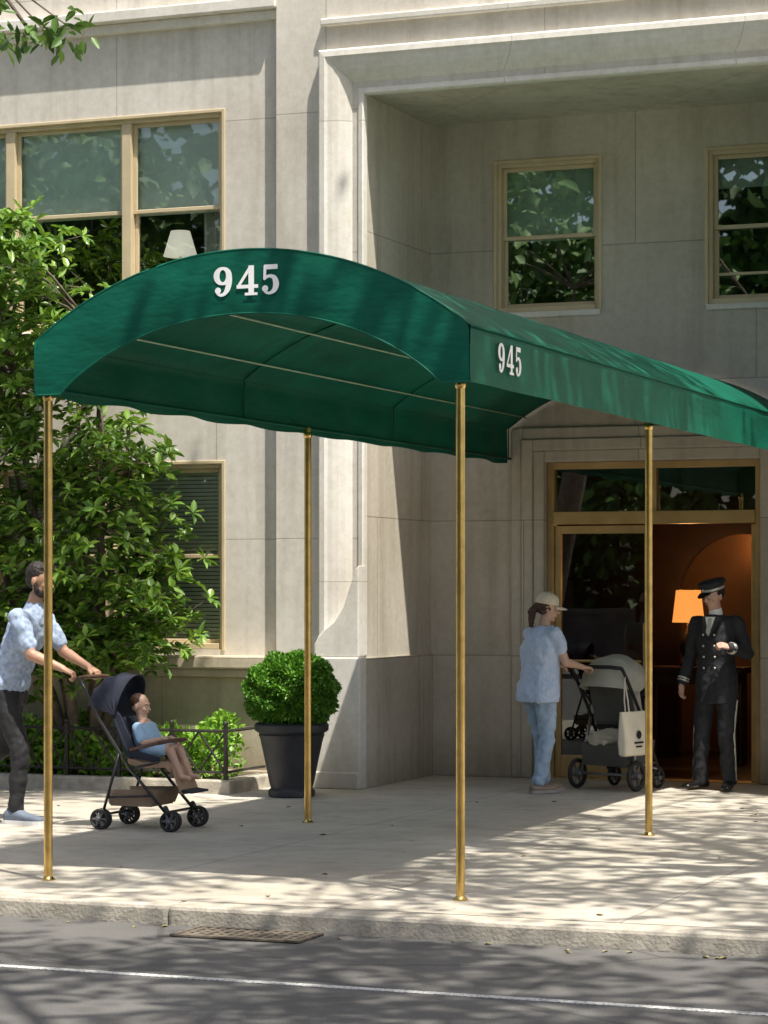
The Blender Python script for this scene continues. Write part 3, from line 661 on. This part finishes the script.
def head_parts(mb,E,c,yaw,pitch,s):
    M=Matrix.Translation(V(c))@Matrix.Rotation(yaw,4,'Z')@Matrix.Rotation(pitch,4,'Y')@Matrix.Scale(s,4)
    old=mb.M; mb.M=old@M
    mb.ell((-.005,0,.028),(.093,.075,.092)); mb.ell((.022,0,-.045),(.062,.054,.066)); mb.ell((.066,0,-.088),(.020,.024,.018)); mb.ell((.05,0,-.02),(.045,.052,.05))
    mb.rc((.088,0,.012),(.106,0,-.022),.008,.013,10); mb.ell((.082,0,.030),(.016,.05,.010)); mb.ell((.088,0,-.052),(.012,.024,.010))
    for s_ in (1,-1): mb.ell((-.005,s_*.078,-.005),(.018,.009,.030)); mb.ell((.07,s_*.036,-.022),(.022,.02,.018))
    mb.M=old
    e=MB(); e.M=M
    for s_ in (1,-1): e.ell((.083,s_*.031,.008),(.010,.013,.006),n=10,k=8,m=0); e.ell((.0905,s_*.031,.008),(.004,.006,.0055),n=8,k=6,m=1); e.rc((.092,s_*.018,.028),(.084,s_*.048,.029),.004,.003,6,m=2)
    e.ell((.0965,0,-.048),(.005,.020,.004),n=10,k=6,m=3); e.ell((.0945,0,-.056),(.005,.017,.005),n=10,k=6,m=3)
    e.obj('face_features',[M_eye,M_pup,M_hair,M_lip],E,smooth=True)
    return M
def lerp(a,b,t): return V(a).lerp(V(b),t)
def torso(mb,J,k,inf=0,hem=None,w=1.0,dep=1.0):
    pel,che,nek=V(J['pel']),V(J['che']),V(J['nek']); lat=(V(J['shL'])-V(J['shR'])).normalized(); lath=V((0,1,0))
    R_=[]
    if hem: R_.append((lerp(pel,pel+(pel-che),hem),.172*k*w,.122*k*dep,lath))
    R_+=[(pel+V((0,0,-.09)),.15*k*w,.105*k*dep,lath),(pel,.168*k*w,.115*k*dep,lath),(lerp(pel,che,.5),.142*k*w,.105*k*dep,lat),(che,.165*k*w,.122*k*dep,lat),(lerp(che,nek,.50),.150*k*w,.105*k*dep,lat),(lerp(che,nek,.80),.098*k*w,.072*k*dep,lat),(nek,.058*k,.058*k,lat)]
    if hem: R_.pop(1)
    mb.loft([ring(c,l*(rx+inf),l.cross(V((0,0,1))).normalized()*(ry+inf),22) for c,rx,ry,l in R_])
def basebody(mb,J,k,female=False):
    torso(mb,J,k*.93)
    mb.rc(lerp(J['che'],J['nek'],.8),lerp(J['nek'],J['hed'],.45),.056*k,.050*k)
    for s in 'LR':
        mb.rc(J['sh'+s],J['el'+s],.050*k,.040*k); mb.rc(J['el'+s],J['wr'+s],.041*k,.026*k); mb.rc(lerp(J['el'+s],J['wr'+s],.2),lerp(J['el'+s],J['wr'+s],.45),.042*k,.036*k)
        mb.rc(J['hi'+s],J['kn'+s],.085*k,.055*k); mb.rc(J['kn'+s],J['an'+s],.054*k,.036*k)
def shoe(mb,an,dr,s=1,pitch=0,sole=None,h=1.0):
    an=V(an);d=V(dr).normalized();lat=V((-d.y,d.x,0)).normalized()
    Q=Matrix.Rotation(pitch,3,lat)
    def T(x,y,z): return an+Q@(d*x*s+lat*y*s+V((0,0,z*s-.085*s)))
    prof=[(-.075,.030,.065),(-.05,.038,.095*h),(0,.041,.10*h),(.05,.045,.078*h),(.10,.050,.056),(.15,.048,.046),(.185,.036,.038),(.20,.018,.028)]
    mb.loft([[T(x,w*math.cos(2*math.pi*j/14),.012+(hh/2)+(hh/2)*math.sin(2*math.pi*j/14)) for j in range(14)] for x,w,hh in prof])
    if sole is not None:
        sole.loft([[T(x,(w+.005)*c,z) for c,z in ((-1,.0),(1,.0),(1,.026),(-1,.026))] for x,w,hh in [(-.082,.025,0)]+prof[1:-1]+[(.206,.02,0)]])

# --- man pushing stroller, leaning forward in mid-stride
Mn=empty('man',(-8.92,15.40,0),0)
J=dict(pel=(0,0,.96),che=(.135,0,1.30),nek=(.205,0,1.505),hed=(.255,0,1.70),shL=(.19,.185,1.44),shR=(.19,-.185,1.44),elL=(.32,.225,1.20),elR=(.31,-.225,1.19),wrL=(.54,.19,1.095),wrR=(.54,-.19,1.095),
 hiL=(0,.09,.91),hiR=(0,-.09,.91),knL=(-.10,.10,.52),knR=(.16,-.10,.53),anL=(-.46,.10,.20),anR=(.12,-.10,.095))
mb=MB(); basebody(mb,J,1.0)
HM=head_parts(mb,Mn,J['hed'],0,R(12),1.0)
for s,y in (('L',1),('R',-1)): hand(mb,J['wr'+s],(1,-y*.15,-.45),(-.45,0,-1),(0,-y,0),62,1.02)
remeshed(mb,'body',SK1,Mn,.006,3)
mb=MB(); torso(mb,J,.99,.014,hem=.30)
for s in 'LR': mb.rc(J['sh'+s],lerp(J['sh'+s],J['el'+s],.75),.070,.062); mb.rc(lerp(J['che'],J['nek'],.6),J['sh'+s],.065,.066)
mb.rc(J['nek'],lerp(J['nek'],J['hed'],.10),.066,.064)
M_shirt=mk('shirt_pale_blue',(.33,.41,.55),.85,var=.30,scale=34)
remeshed(mb,'shirt',M_shirt,Mn,.010,3,.04,.09)
mb=MB(); mb.loft([ring(V(J['pel'])+V((0,0,z)),V((0,rx,0)),V((ry,0,0)),20) for z,rx,ry in ((-.13,.14,.11),(-.03,.17,.12),(.06,.165,.115))])
for s in 'LR': mb.rc(J['hi'+s],J['kn'+s],.10,.070); mb.rc(J['kn'+s],lerp(J['kn'+s],J['an'+s],.97),.070,.052)
remeshed(mb,'trousers',M_black,Mn,.010,3,.03,.09)
mb=MB(); so=MB(); shoe(mb,J['anR'],(1,0,0),1.12,0,so); shoe(mb,J['anL'],(1,0,0),1.12,R(38),so)
mb.obj('sneakers',mk('sneaker_grey',(.12,.15,.20),.7),Mn,smooth=True); so.obj('soles',mk('sole_white',(.6,.6,.6),.6),Mn)
mb=MB(); mb.M=HM; mb.ell((-.022,0,.050),(.092,.082,.086)); mb.ell((-.045,0,.0),(.06,.076,.06)); mb.ell((.03,0,.095),(.06,.06,.035)); remeshed(mb,'hair',M_hair,Mn,.006,2,.012,.02)
mb=MB(); mb.M=HM; mb.ell((.030,0,-.075),(.060,.056,.042)); mb.rc((.0,.072,-.01),(.02,.058,-.06),.012,.02); mb.rc((.0,-.072,-.01),(.02,-.058,-.06),.012,.02); mb.rc((.094,.02,-.038),(.094,-.02,-.038),.006,.006); remeshed(mb,'beard',M_hair,Mn,.006,1)

# --- woman
Wo=empty('woman',(-6.23,19.20,0),R(56))
J=dict(pel=(0,0,.86),che=(.035,0,1.16),nek=(.055,0,1.345),hed=(.085,0,1.485),shL=(.04,.160,1.275),shR=(.04,-.160,1.275),elL=(.11,.205,1.055),elR=(.11,-.205,1.055),wrL=(.32,.17,1.01),wrR=(.32,-.17,1.01),
 hiL=(0,.08,.82),hiR=(0,-.08,.82),knL=(.08,.08,.46),knR=(.03,-.075,.46),anL=(.12,.085,.08),anR=(-.07,-.08,.085))
mb=MB(); basebody(mb,J,.86); HW=head_parts(mb,Wo,J['hed'],R(-34),R(10),.93)
for s,y in (('L',1),('R',-1)): hand(mb,J['wr'+s],(1,-y*.1,-.1),(-.1,0,-1),(0,-y,0),62,.88)
remeshed(mb,'body',SK2,Wo,.006,3)
mb=MB(); torso(mb,J,.97,.016,hem=.42,w=1.06,dep=1.14)
for s in 'LR': mb.rc(J['sh'+s],lerp(J['sh'+s],J['el'+s],.45),.062,.062); mb.rc(lerp(J['che'],J['nek'],.6),J['sh'+s],.058,.060)
remeshed(mb,'blouse',mk('blouse_light_blue',(.50,.60,.76),.85,var=.12,scale=70),Wo,.010,3,.045,.09)
mb=MB(); mb.loft([ring(V(J['pel'])+V((0,0,z)),V((0,rx,0)),V((ry,0,0)),20) for z,rx,ry in ((-.14,.145,.115),(-.04,.165,.125),(.06,.145,.11))])
for s in 'LR': mb.rc(J['hi'+s],J['kn'+s],.098,.066); mb.rc(J['kn'+s],lerp(J['kn'+s],J['an'+s],.93),.066,.056)
remeshed(mb,'jeans',mk('light_denim',(.34,.45,.58),.85,var=.25,scale=12),Wo,.010,3,.035,.07)
mb=MB(); so=MB(); shoe(mb,J['anR'],(1,0,0),.95,0,so,.6); shoe(mb,J['anL'],(1,0,0),.95,0,so,.6); mb.obj('sandals',mk('sandal_tan',(.30,.22,.17),.7),Wo,smooth=True); so.obj('soles',mk('sole_grey',(.35,.32,.3),.6),Wo)
mb=MB(); mb.M=HW; mb.ell((-.024,0,.018),(.088,.082,.080)); mb.rc((-.09,0,.01),(-.125,0,-.05),.03,.038); mb.rc((-.125,0,-.05),(-.115,0,-.17),.038,.020); mb.rc((0,.07,.0),(-.04,.065,-.04),.02,.02); mb.rc((0,-.07,0),(-.04,-.065,-.04),.02,.02); remeshed(mb,'hair',M_hair2,Wo,.006,2,.014,.02)
M_cap=mk('cap_cream',(.72,.62,.46),.85,var=.06)
mb=MB(); mb.M=HW
mb.loft([ring((-.008,0,z),(r,0,0),(0,r*.86,0),24,2) for r,z in ((.103,.035),(.104,.05),(.098,.085),(.078,.118),(.045,.136),(.008,.142))]); 
mb.loft([[(.07+ (.105 if j else 0)*math.cos(t)*1.0 , .078*math.sin(t) if not j else .072*math.sin(t),.045-(.022 if j else 0)-.015*abs(math.sin(t))) for t in [-math.pi/2+math.pi*i/14 for i in range(15)]] for j in (0,1)],cap=False,closed=False)
mb.ell((-.008,0,.143),(.009,.009,.006)); mb.obj('baseball_cap',M_cap,Wo,smooth=True).modifiers.new('s','SOLIDIFY').thickness=.004

# --- doorman
Dm=empty('doorman',(-4.96,19.98,0),R(-103))
J=dict(pel=(0,0,.90),che=(.01,0,1.23),nek=(.015,0,1.435),hed=(.045,0,1.585),shL=(.0,.180,1.365),shR=(.0,-.180,1.365),elL=(-.03,.255,1.12),elR=(-.02,-.245,1.10),wrL=(.17,.20,1.17),wrR=(.05,-.29,.87),
 hiL=(0,.09,.86),hiR=(0,-.09,.86),knL=(.03,.10,.47),knR=(.03,-.12,.47),anL=(-.01,.11,.085),anR=(.0,-.15,.085))
mb=MB(); basebody(mb,J,.93); HD=head_parts(mb,Dm,J['hed'],R(-26),R(14),.94)
hand(mb,J['wrR'],(.15,-.05,-1),(.1,.9,0),(1,0,0),28,.95); hand(mb,J['wrL'],(.75,-.45,.25),(-.2,-.6,-.7),(-.3,-.4,.8),55,.95)
remeshed(mb,'body',SK2,Dm,.006,3)
M_uni=mk('uniform_dark',(.017,.018,.023),.75,var=.15); M_sil=mk('silver_braid',(.62,.60,.54),.4,.4,var=.05)
mb=MB(); torso(mb,J,.94,.018,hem=.58,w=1.0)
for s in 'LR': mb.rc(J['sh'+s],J['el'+s],.064,.055); mb.rc(J['el'+s],lerp(J['el'+s],J['wr'+s],.93),.056,.044); mb.rc(lerp(J['che'],J['nek'],.6),J['sh'+s],.062,.062)
remeshed(mb,'jacket',M_uni,Dm,.009,3,.025,.07)
mb=MB()
for s in 'LR': mb.rc(J['hi'+s],J['kn'+s],.092,.070); mb.rc(J['kn'+s],lerp(J['kn'+s],J['an'+s],.98),.070,.062)
mb.ell(V(J['pel'])+V((0,0,-.04)),(.12,.16,.12)); remeshed(mb,'trousers',M_uni,Dm,.010,3,.03,.08)
mb=MB()
for s,y in (('L',1),('R',-1)):
    p0=V(J['hi'+s])+V((0,y*.092,-.12));p1=V(J['kn'+s])+V((.0,y*.071,0));p2=V(J['an'+s])+V((0,y*.062,.0)); mb.tube([p0,p1,p2],.009,6)
for s in 'LR':
    a=V(J['el'+s]);b=V(J['wr'+s]); d=(b-a).normalized(); p=lerp(a,b,.80); mb.tube([p,p+d*.012],.0505,16); p=lerp(a,b,.88); mb.tube([p,p+d*.012],.049,16)
for z in (1.27,1.18,1.09,1.00):
    for y in (.05,-.05): mb.ell((.145 if z>1.15 else .135,y,z),(.007,.010,.010),n=8,k=6)
mb.obj('braid_and_buttons',M_sil,Dm,smooth=True)
mb=MB(); mb.prism([(.118,-.045,1.415),(.118,.045,1.415),(.150,0,1.26)],(-.02,0,0)); mb.obj('shirt_front',M_white,Dm)
mb=MB(); mb.prism([(.124,-.015,1.405),(.124,.015,1.405),(.155,.021,1.29),(.157,0,1.26),(.155,-.021,1.29)],(-.004,0,0)); mb.obj('tie',mk('tie_silver',(.45,.47,.42),.5),Dm)
mb=MB()
for y in (1,-1): mb.prism([(.115,y*.045,1.42),(.10,y*.085,1.41),(.147,y*.06,1.31),(.158,y*.004,1.245)],(-.008,0,0))
mb.obj('lapels',mk('lapel',(.03,.03,.034),.5),Dm)
mb=MB(); mb.rc(lerp(J['nek'],J['hed'],.02),lerp(J['nek'],J['hed'],.16),.058,.055); mb.obj('collar',M_white,Dm,smooth=True)
mb=MB(); mb.M=HD; mb.ell((-.022,0,.028),(.088,.081,.075)); mb.rc((0,.072,.02),(-.005,.074,-.01),.015,.01); mb.rc((0,-.072,.02),(-.005,-.074,-.01),.015,.01); remeshed(mb,'hair',M_hair,Dm,.006,2)
mb=MB(); mb.M=HD@Matrix.Rotation(R(2),4,'Y')
mb.loft([ring((-.005,0,z),(r,0,0),(0,r*.88,0),28,2) for r,z in ((.101,.048),(.103,.085),(.125,.105),(.130,.122),(.118,.136),(.05,.145),(.005,.147))],m=0)
mb.loft([ring((-.005,0,z),(r,0,0),(0,r*.88,0),28,2) for r,z in ((.1035,.055),(.1045,.078))],m=1)
mb.loft([[(.075+(.085 if j else 0)*math.cos(t),.080*math.sin(t),.050-(.030 if j else 0)*math.cos(t)) for t in [-math.pi/2+math.pi*i/14 for i in range(15)]] for j in (0,1)],cap=False,closed=False,m=2)
mb.ell((.105,0,.075),(.006,.016,.016),n=10,k=6,m=1)
mb.obj('peaked_cap',[M_uni,M_sil,mk('patent_visor',(.01,.01,.01),.12)],Dm,smooth=True)
mb=MB(); shoe(mb,J['anR'],(1,-.35,0),.98); shoe(mb,J['anL'],(1,.3,0),.98); mb.obj('dress_shoes',mk('polished_leather',(.012,.012,.012),.15),Dm,smooth=True)

# ================================================================== STROLLERS
def wheel(mb,c,r,w=.03):
    c=V(c); mj=r*.86
    n=28; rings=[]
    for i in range(n+1):
        t=2*math.pi*i/n; rings.append([c+V(((mj+ r*.14*math.cos(q))*math.cos(t),w*.5*math.sin(q),(mj+r*.14*math.cos(q))*math.sin(t))) for q in [2*math.pi*k/10 for k in range(10)]])
    mb.loft(rings,m=0,cap=False)
    for i in range(6):
        t=2*math.pi*i/6; mb.rc(c,c+V((mj*math.cos(t),0,mj*math.sin(t))),.011,.008,6,m=1)
    mb.rc(c+V((0,-w*.5,0)),c+V((0,w*.5,0)),r*.26,r*.26,12,m=1)
def canopy(mb,piv,Rr,W,a0,a1,folds,m=0):
    rows=[]; K=folds*6
    for i in range(K+1):
        a=a0+(a1-a0)*i/K; rad=Rr*(1-.045*abs(math.sin(math.pi*i/6))); row=[]
        for j in range(17):
            t=math.pi*j/16; st=math.sin(t)**.55 if 0<j<16 else 0
            row.append((piv[0]+rad*st*math.cos(a),W*math.cos(t),piv[1]+rad*st*math.sin(a)))
        rows.append(row)
    mb.loft(rows,m=m,cap=False,closed=False)
def child(E,hd,ch,pe,kn,an,hands,top,hair):
    J=lambda p,y:(p[0],y,p[1]); mb=MB()
    mb.loft([ring(J(pe,0),(0,.085,0),(.06,0,.02),14),ring(J((pe[0]*.5+ch[0]*.5,pe[1]*.5+ch[1]*.5),0),(0,.085,0),(.065,0,.03),14),ring(J(ch,0),(0,.09,0),(.06,0,.03),14),ring((ch[0]*.7+hd[0]*.3,0,ch[1]*.7+hd[1]*.3),(0,.04,0),(.04,0,.02),14)])
    mb.rc(J(ch,0),(hd[0],0,hd[1]),.035,.035)
    for y in (1,-1):
        mb.rc((pe[0],y*.05,pe[1]),(kn[0],y*.07,kn[1]),.045,.036); mb.rc((kn[0],y*.07,kn[1]),(an[0],y*.07,an[1]),.034,.024); mb.rc((an[0],y*.07,an[1]),(an[0]+.06,y*.075,an[1]-.005),.022,.018)
        el=(ch[0]+.06,y*.12,ch[1]-.10); wr=(hands[0],y*.06,hands[1]); mb.rc((ch[0],y*.09,ch[1]),el,.030,.024); mb.rc(el,wr,.024,.017); hand(mb,wr,(1,0,-.2),(0,0,-1),(0,-y,0),35,.52)
    Mh=head_parts(mb,E,(hd[0],0,hd[1]),0,R(5),.72); remeshed(mb,'body',SK2,E,.005,2)
    mb=MB(); mb.loft([ring(J(pe,0),(0,.10,0),(.075,0,.02),14),ring(J((pe[0]*.5+ch[0]*.5,pe[1]*.5+ch[1]*.5),0),(0,.10,0),(.078,0,.03),14),ring(J(ch,0),(0,.103,0),(.072,0,.03),14),ring((ch[0]*.8+hd[0]*.2,0,ch[1]*.8+hd[1]*.2),(0,.05,0),(.05,0,.02),14)])
    for y in (1,-1): mb.rc((ch[0],y*.09,ch[1]),(ch[0]+.04,y*.115,ch[1]-.07),.042,.038); mb.rc((pe[0],y*.05,pe[1]),(kn[0]*.7+pe[0]*.3,y*.07,kn[1]*.7+pe[1]*.3),.057,.050)
    remeshed(mb,'romper',top,E,.007,2,.01,.05)
    mb=MB(); mb.M=Mh; mb.ell((-.022,0,.042),(.086,.079,.084)); remeshed(mb,'hair',hair,E,.006,2,.006,.02)
M_al=mk('stroller_frame',(.05,.05,.055),.35,.7); M_navy=mk('canopy_navy',(.018,.022,.040),.8,var=.2); M_tanf=mk('seat_tan',(.34,.23,.15),.8); M_leath=mk('grip_leather',(.10,.05,.03),.5)
S1=empty('baby_stroller',(-7.87,15.40,0),0); mb=MB()
for y in (1,-1):
    Y=y*.21
    mb.tube([(-.37,Y,1.03),(-.32,Y,.95),(-.22,Y,.76),(.02,Y,.42),(.29,Y,.13)],.011,10,m=0)
    mb.tube([(-.06,Y,.53),(-.12,Y,.33),(-.19,Y,.10)],.010,10,m=0); mb.tube([(-.16,Y,.22),(.18,Y,.24)],.008,8,m=0)
    mb.tube([(.02,Y,.42),(.24,Y,.47)],.009,8,m=0)
    mb.rc((.29,Y,.16),(.32,Y,.11),.018,.014,10,m=0); mb.rc((-.19,Y,.13),(-.19,Y,.09),.018,.014,10,m=0)
mb.tube([(-.37,-.21,1.03),(-.385,-.12,1.035),(-.385,.12,1.035),(-.37,.21,1.03)],.015,10,m=1)
mb.tube([(.24,-.21,.60),(.27,-.12,.61),(.27,.12,.61),(.24,.21,.60)],.014,10,m=1); mb.tube([(.02,-.21,.55),(.24,-.21,.60)],.012,8,m=1); mb.tube([(.02,.21,.55),(.24,.21,.60)],.012,8,m=1)
mb.tube([(-.19,-.21,.1),(-.19,.21,.1)],.009,8,m=0); mb.tube([(.29,-.21,.13),(.29,.21,.13)],.009,8,m=0)
mb.obj('frame',[M_al,M_leath],S1,smooth=True)
mb=MB()
def slab(mb,pts,W,th,m=0):
    mb.loft([[(x,-W,z),(x,W,z),(x,W,z-th),(x,-W,z-th)] for x,z in pts],m=m)
slab(mb,[(-.21,.93),(-.14,.80),(-.05,.60),(.0,.50)],.165,.035,0); slab(mb,[(-.02,.49),(.10,.46),(.26,.47),(.30,.44)],.165,.04,1); slab(mb,[(.30,.44),(.34,.34),(.37,.27)],.14,.025,1); slab(mb,[(.36,.28),(.45,.27)],.13,.015,0)
for y in (.16,-.16): mb.prism([(-.18,y,.88),(-.04,y,.50),(.22,y,.46),(.22,y,.50),(.04,y,.54),(-.08,y,.78)],(0,.012,0),m=0)
mb.box(-.15,.16,-.17,.17,.16,.175,m=2)
for y in (.17,-.17): mb.prism([(-.16,y,.17),(.17,y,.17),(.22,y,.28),(-.18,y,.27)],(0,.006,0),m=2)
mb.prism([(.17,-.17,.17),(.17,.17,.17),(.22,.17,.28),(.22,-.17,.28)],(.006,0,0),m=2)
mb.obj('seat_and_basket',[M_navy,M_tanf,mk('basket_mesh',(.24,.175,.12),.8)],S1,bevel=.008)
mb=MB(); canopy(mb,(-.11,.78),.29,.19,R(72),R(165),4); mb.obj('canopy',M_navy,S1,smooth=True).modifiers.new('s','SOLIDIFY').thickness=.006
mb=MB()
for xx in (-.20,.33):
    for y in (1,-1):
        for d in (-.022,.022): wheel(mb,(xx,y*.21+d,.072),.072,.026)
mb.obj('wheels',[M_tyre,M_rim],S1,smooth=True)
Cd=empty('toddler',(-7.87,15.40,0),0)
child(Cd,(-.01,.835),(.02,.69),(.07,.54),(.25,.55),(.34,.36),(.20,.62),mk('romper_blue',(.34,.52,.72),.85),M_hair2)

a=R(72); hx,hy=math.cos(a),math.sin(a)
org=(-5.80,19.66,0)
S2=empty('baby_stroller',org,a); M_al2=mk('frame_silver',(.30,.30,.31),.35,.8); M_gry=mk('canopy_greige',(.40,.39,.33),.85,var=.12); M_bk=mk('basket_grey',(.10,.10,.095),.85,var=.2)
mb=MB()
for y in (1,-1):
    Y=y*.25
    mb.tube([(-.15,Y,1.0),(-.08,Y,.92),(.10,Y,.66),(.27,Y,.36),(.40,Y,.14)],.014,10,m=0); mb.tube([(.14,Y,.60),(.06,Y,.36),(.0,Y,.13)],.013,10,m=1); mb.tube([(.02,Y,.2),(.36,Y,.22)],.010,8,m=1)
    mb.rc((.40,Y*.85,.19),(.42,Y*.85,.10),.022,.015,10,m=0)
mb.tube([(-.15,-.25,1.0),(-.175,-.15,1.01),(-.175,.15,1.01),(-.15,.25,1.0)],.017,10,m=0); mb.tube([(0,-.27,.13),(0,.27,.13)],.012,8,m=1); mb.tube([(.38,-.25,.17),(.38,.25,.17)],.012,8,m=1)
mb.tube([(.32,-.22,.74),(.40,-.12,.75),(.40,.12,.75),(.32,.22,.74)],.014,10,m=0)
mb.obj('frame',[M_black,M_al2],S2,smooth=True)
mb=MB(); slab(mb,[(.02,.98),(.06,.80),(.12,.60),(.16,.54)],.20,.04,1); slab(mb,[(.14,.53),(.24,.50),(.36,.52)],.20,.04,0); slab(mb,[(.36,.52),(.41,.36),(.43,.28)],.16,.025,0)
for y in (.20,-.20): mb.prism([(.05,y,.94),(.14,y,.52),(.34,y,.50),(.34,y,.58),(.22,y,.66),(.16,y,.92)],(0,.012,0),m=2)
mb.box(-.02,.34,-.21,.21,.20,.215,m=1)
for y in (.21,-.21): mb.prism([(-.03,y,.2),(.35,y,.2),(.39,y,.40),(-.05,y,.38)],(0,.008,0),m=1)
mb.prism([(-.03,-.21,.2),(-.03,.21,.2),(-.05,.21,.38),(-.05,-.21,.38)],(-.008,0,0),m=1); mb.prism([(.35,-.21,.2),(.35,.21,.2),(.39,.21,.40),(.39,-.21,.40)],(.008,0,0),m=1)
mb.obj('seat_and_basket',[M_black,M_bk,M_gry],S2,bevel=.01)
mb=MB(); canopy(mb,(.12,.80),.31,.24,R(25),R(170),5); mb.obj('canopy',M_gry,S2,smooth=True).modifiers.new('s','SOLIDIFY').thickness=.006
mb=MB()
for y in (1,-1): wheel(mb,(0,y*.29,.125),.125,.04); wheel(mb,(.43,y*.215,.09),.09,.035)
mb.obj('wheels',[M_tyre,M_rim],S2,smooth=True)
mb=MB(); mb.ell((.1,0,.40),(.13,.18,.10)); mb.ell((-.02,.05,.42),(.07,.12,.06)); remeshed(mb,'blanket',mk('blanket',(.55,.53,.46),.9,var=.1),S2,.012,2,.06,.06)
Cd=empty('infant',org,a); child(Cd,(.15,.88),(.17,.75),(.20,.60),(.35,.60),(.41,.44),(.30,.68),mk('romper_pink',(.55,.30,.32),.85),M_hair2)
T=empty('tote_bag',(org[0],org[1],0),a)
mb=MB(); rr_=[]; bx,by=-.10,-.325
for z,w,d in ((.30,.145,.030),(.315,.158,.05),(.40,.165,.056),(.52,.168,.045),(.655,.172,.022)): rr_.append(ring((bx,by,z),(w,0,0),(0,d,0),32,5))
mb.loft(rr_,m=0)
for yy in (by-.018,by+.018): mb.tube([(bx-.08,yy,.645),(bx-.07,yy*.94,.75),(bx-.035,-.268,.90),(bx+.01,-.25,.945),(bx+.03,-.268,.90),(bx+.06,yy*.94,.75),(bx+.07,yy,.645)],.0065,6,m=0)
yl=by-.0605
mb.box(bx-.06,bx+.06,yl-.002,yl+.004,.40,.415,m=1); mb.box(bx-.04,bx+.04,yl-.002,yl+.004,.37,.382,m=1)
mb.add([(bx+.034*math.cos(t),yl,.47+.034*math.sin(t)) for t in [2*math.pi*i/20 for i in range(20)]],[tuple(range(20))],m=1)
mb.obj('bag',[mk('tote_canvas',(.74,.68,.54),.9,var=.08),M_black],T)

# ================================================================== LIGHT / CAMERA
d=V((-.36,.24,-1))
su=bpy.data.lights.new('sun','SUN'); su.energy=7.6; su.angle=R(.53); su.color=(1,.95,.86)
so=bpy.data.objects.new('sun',su); COL.objects.link(so); so.rotation_euler=d.to_track_quat('-Z','Y').to_euler()
w=bpy.data.worlds.new('World'); sc.world=w; w.use_nodes=True; nt=w.node_tree
bg=nt.nodes['Background']; sk=nt.nodes.new('ShaderNodeTexSky'); sk.sky_type='NISHITA'; sk.sun_disc=False; sk.sun_elevation=R(66.6); sk.sun_rotation=R(123.7); sk.dust_density=4; sk.ozone_density=.6
nt.links.new(sk.outputs[0],bg.inputs[0]); bg.inputs[1].default_value=.2
th=math.atan(986/2500)
cam=bpy.data.cameras.new('camera'); co=bpy.data.objects.new('camera',cam); COL.objects.link(co)
co.location=(0,0,1.65); co.rotation_euler=(R(90),0,th); cam.sensor_fit='HORIZONTAL'; cam.sensor_width=36; cam.lens=2500/768*36; cam.shift_y=76/768; cam.clip_end=800; cam.clip_start=.1
sc.camera=co
sc.view_settings.view_transform='Standard'; sc.view_settings.look='None'; sc.view_settings.exposure=0
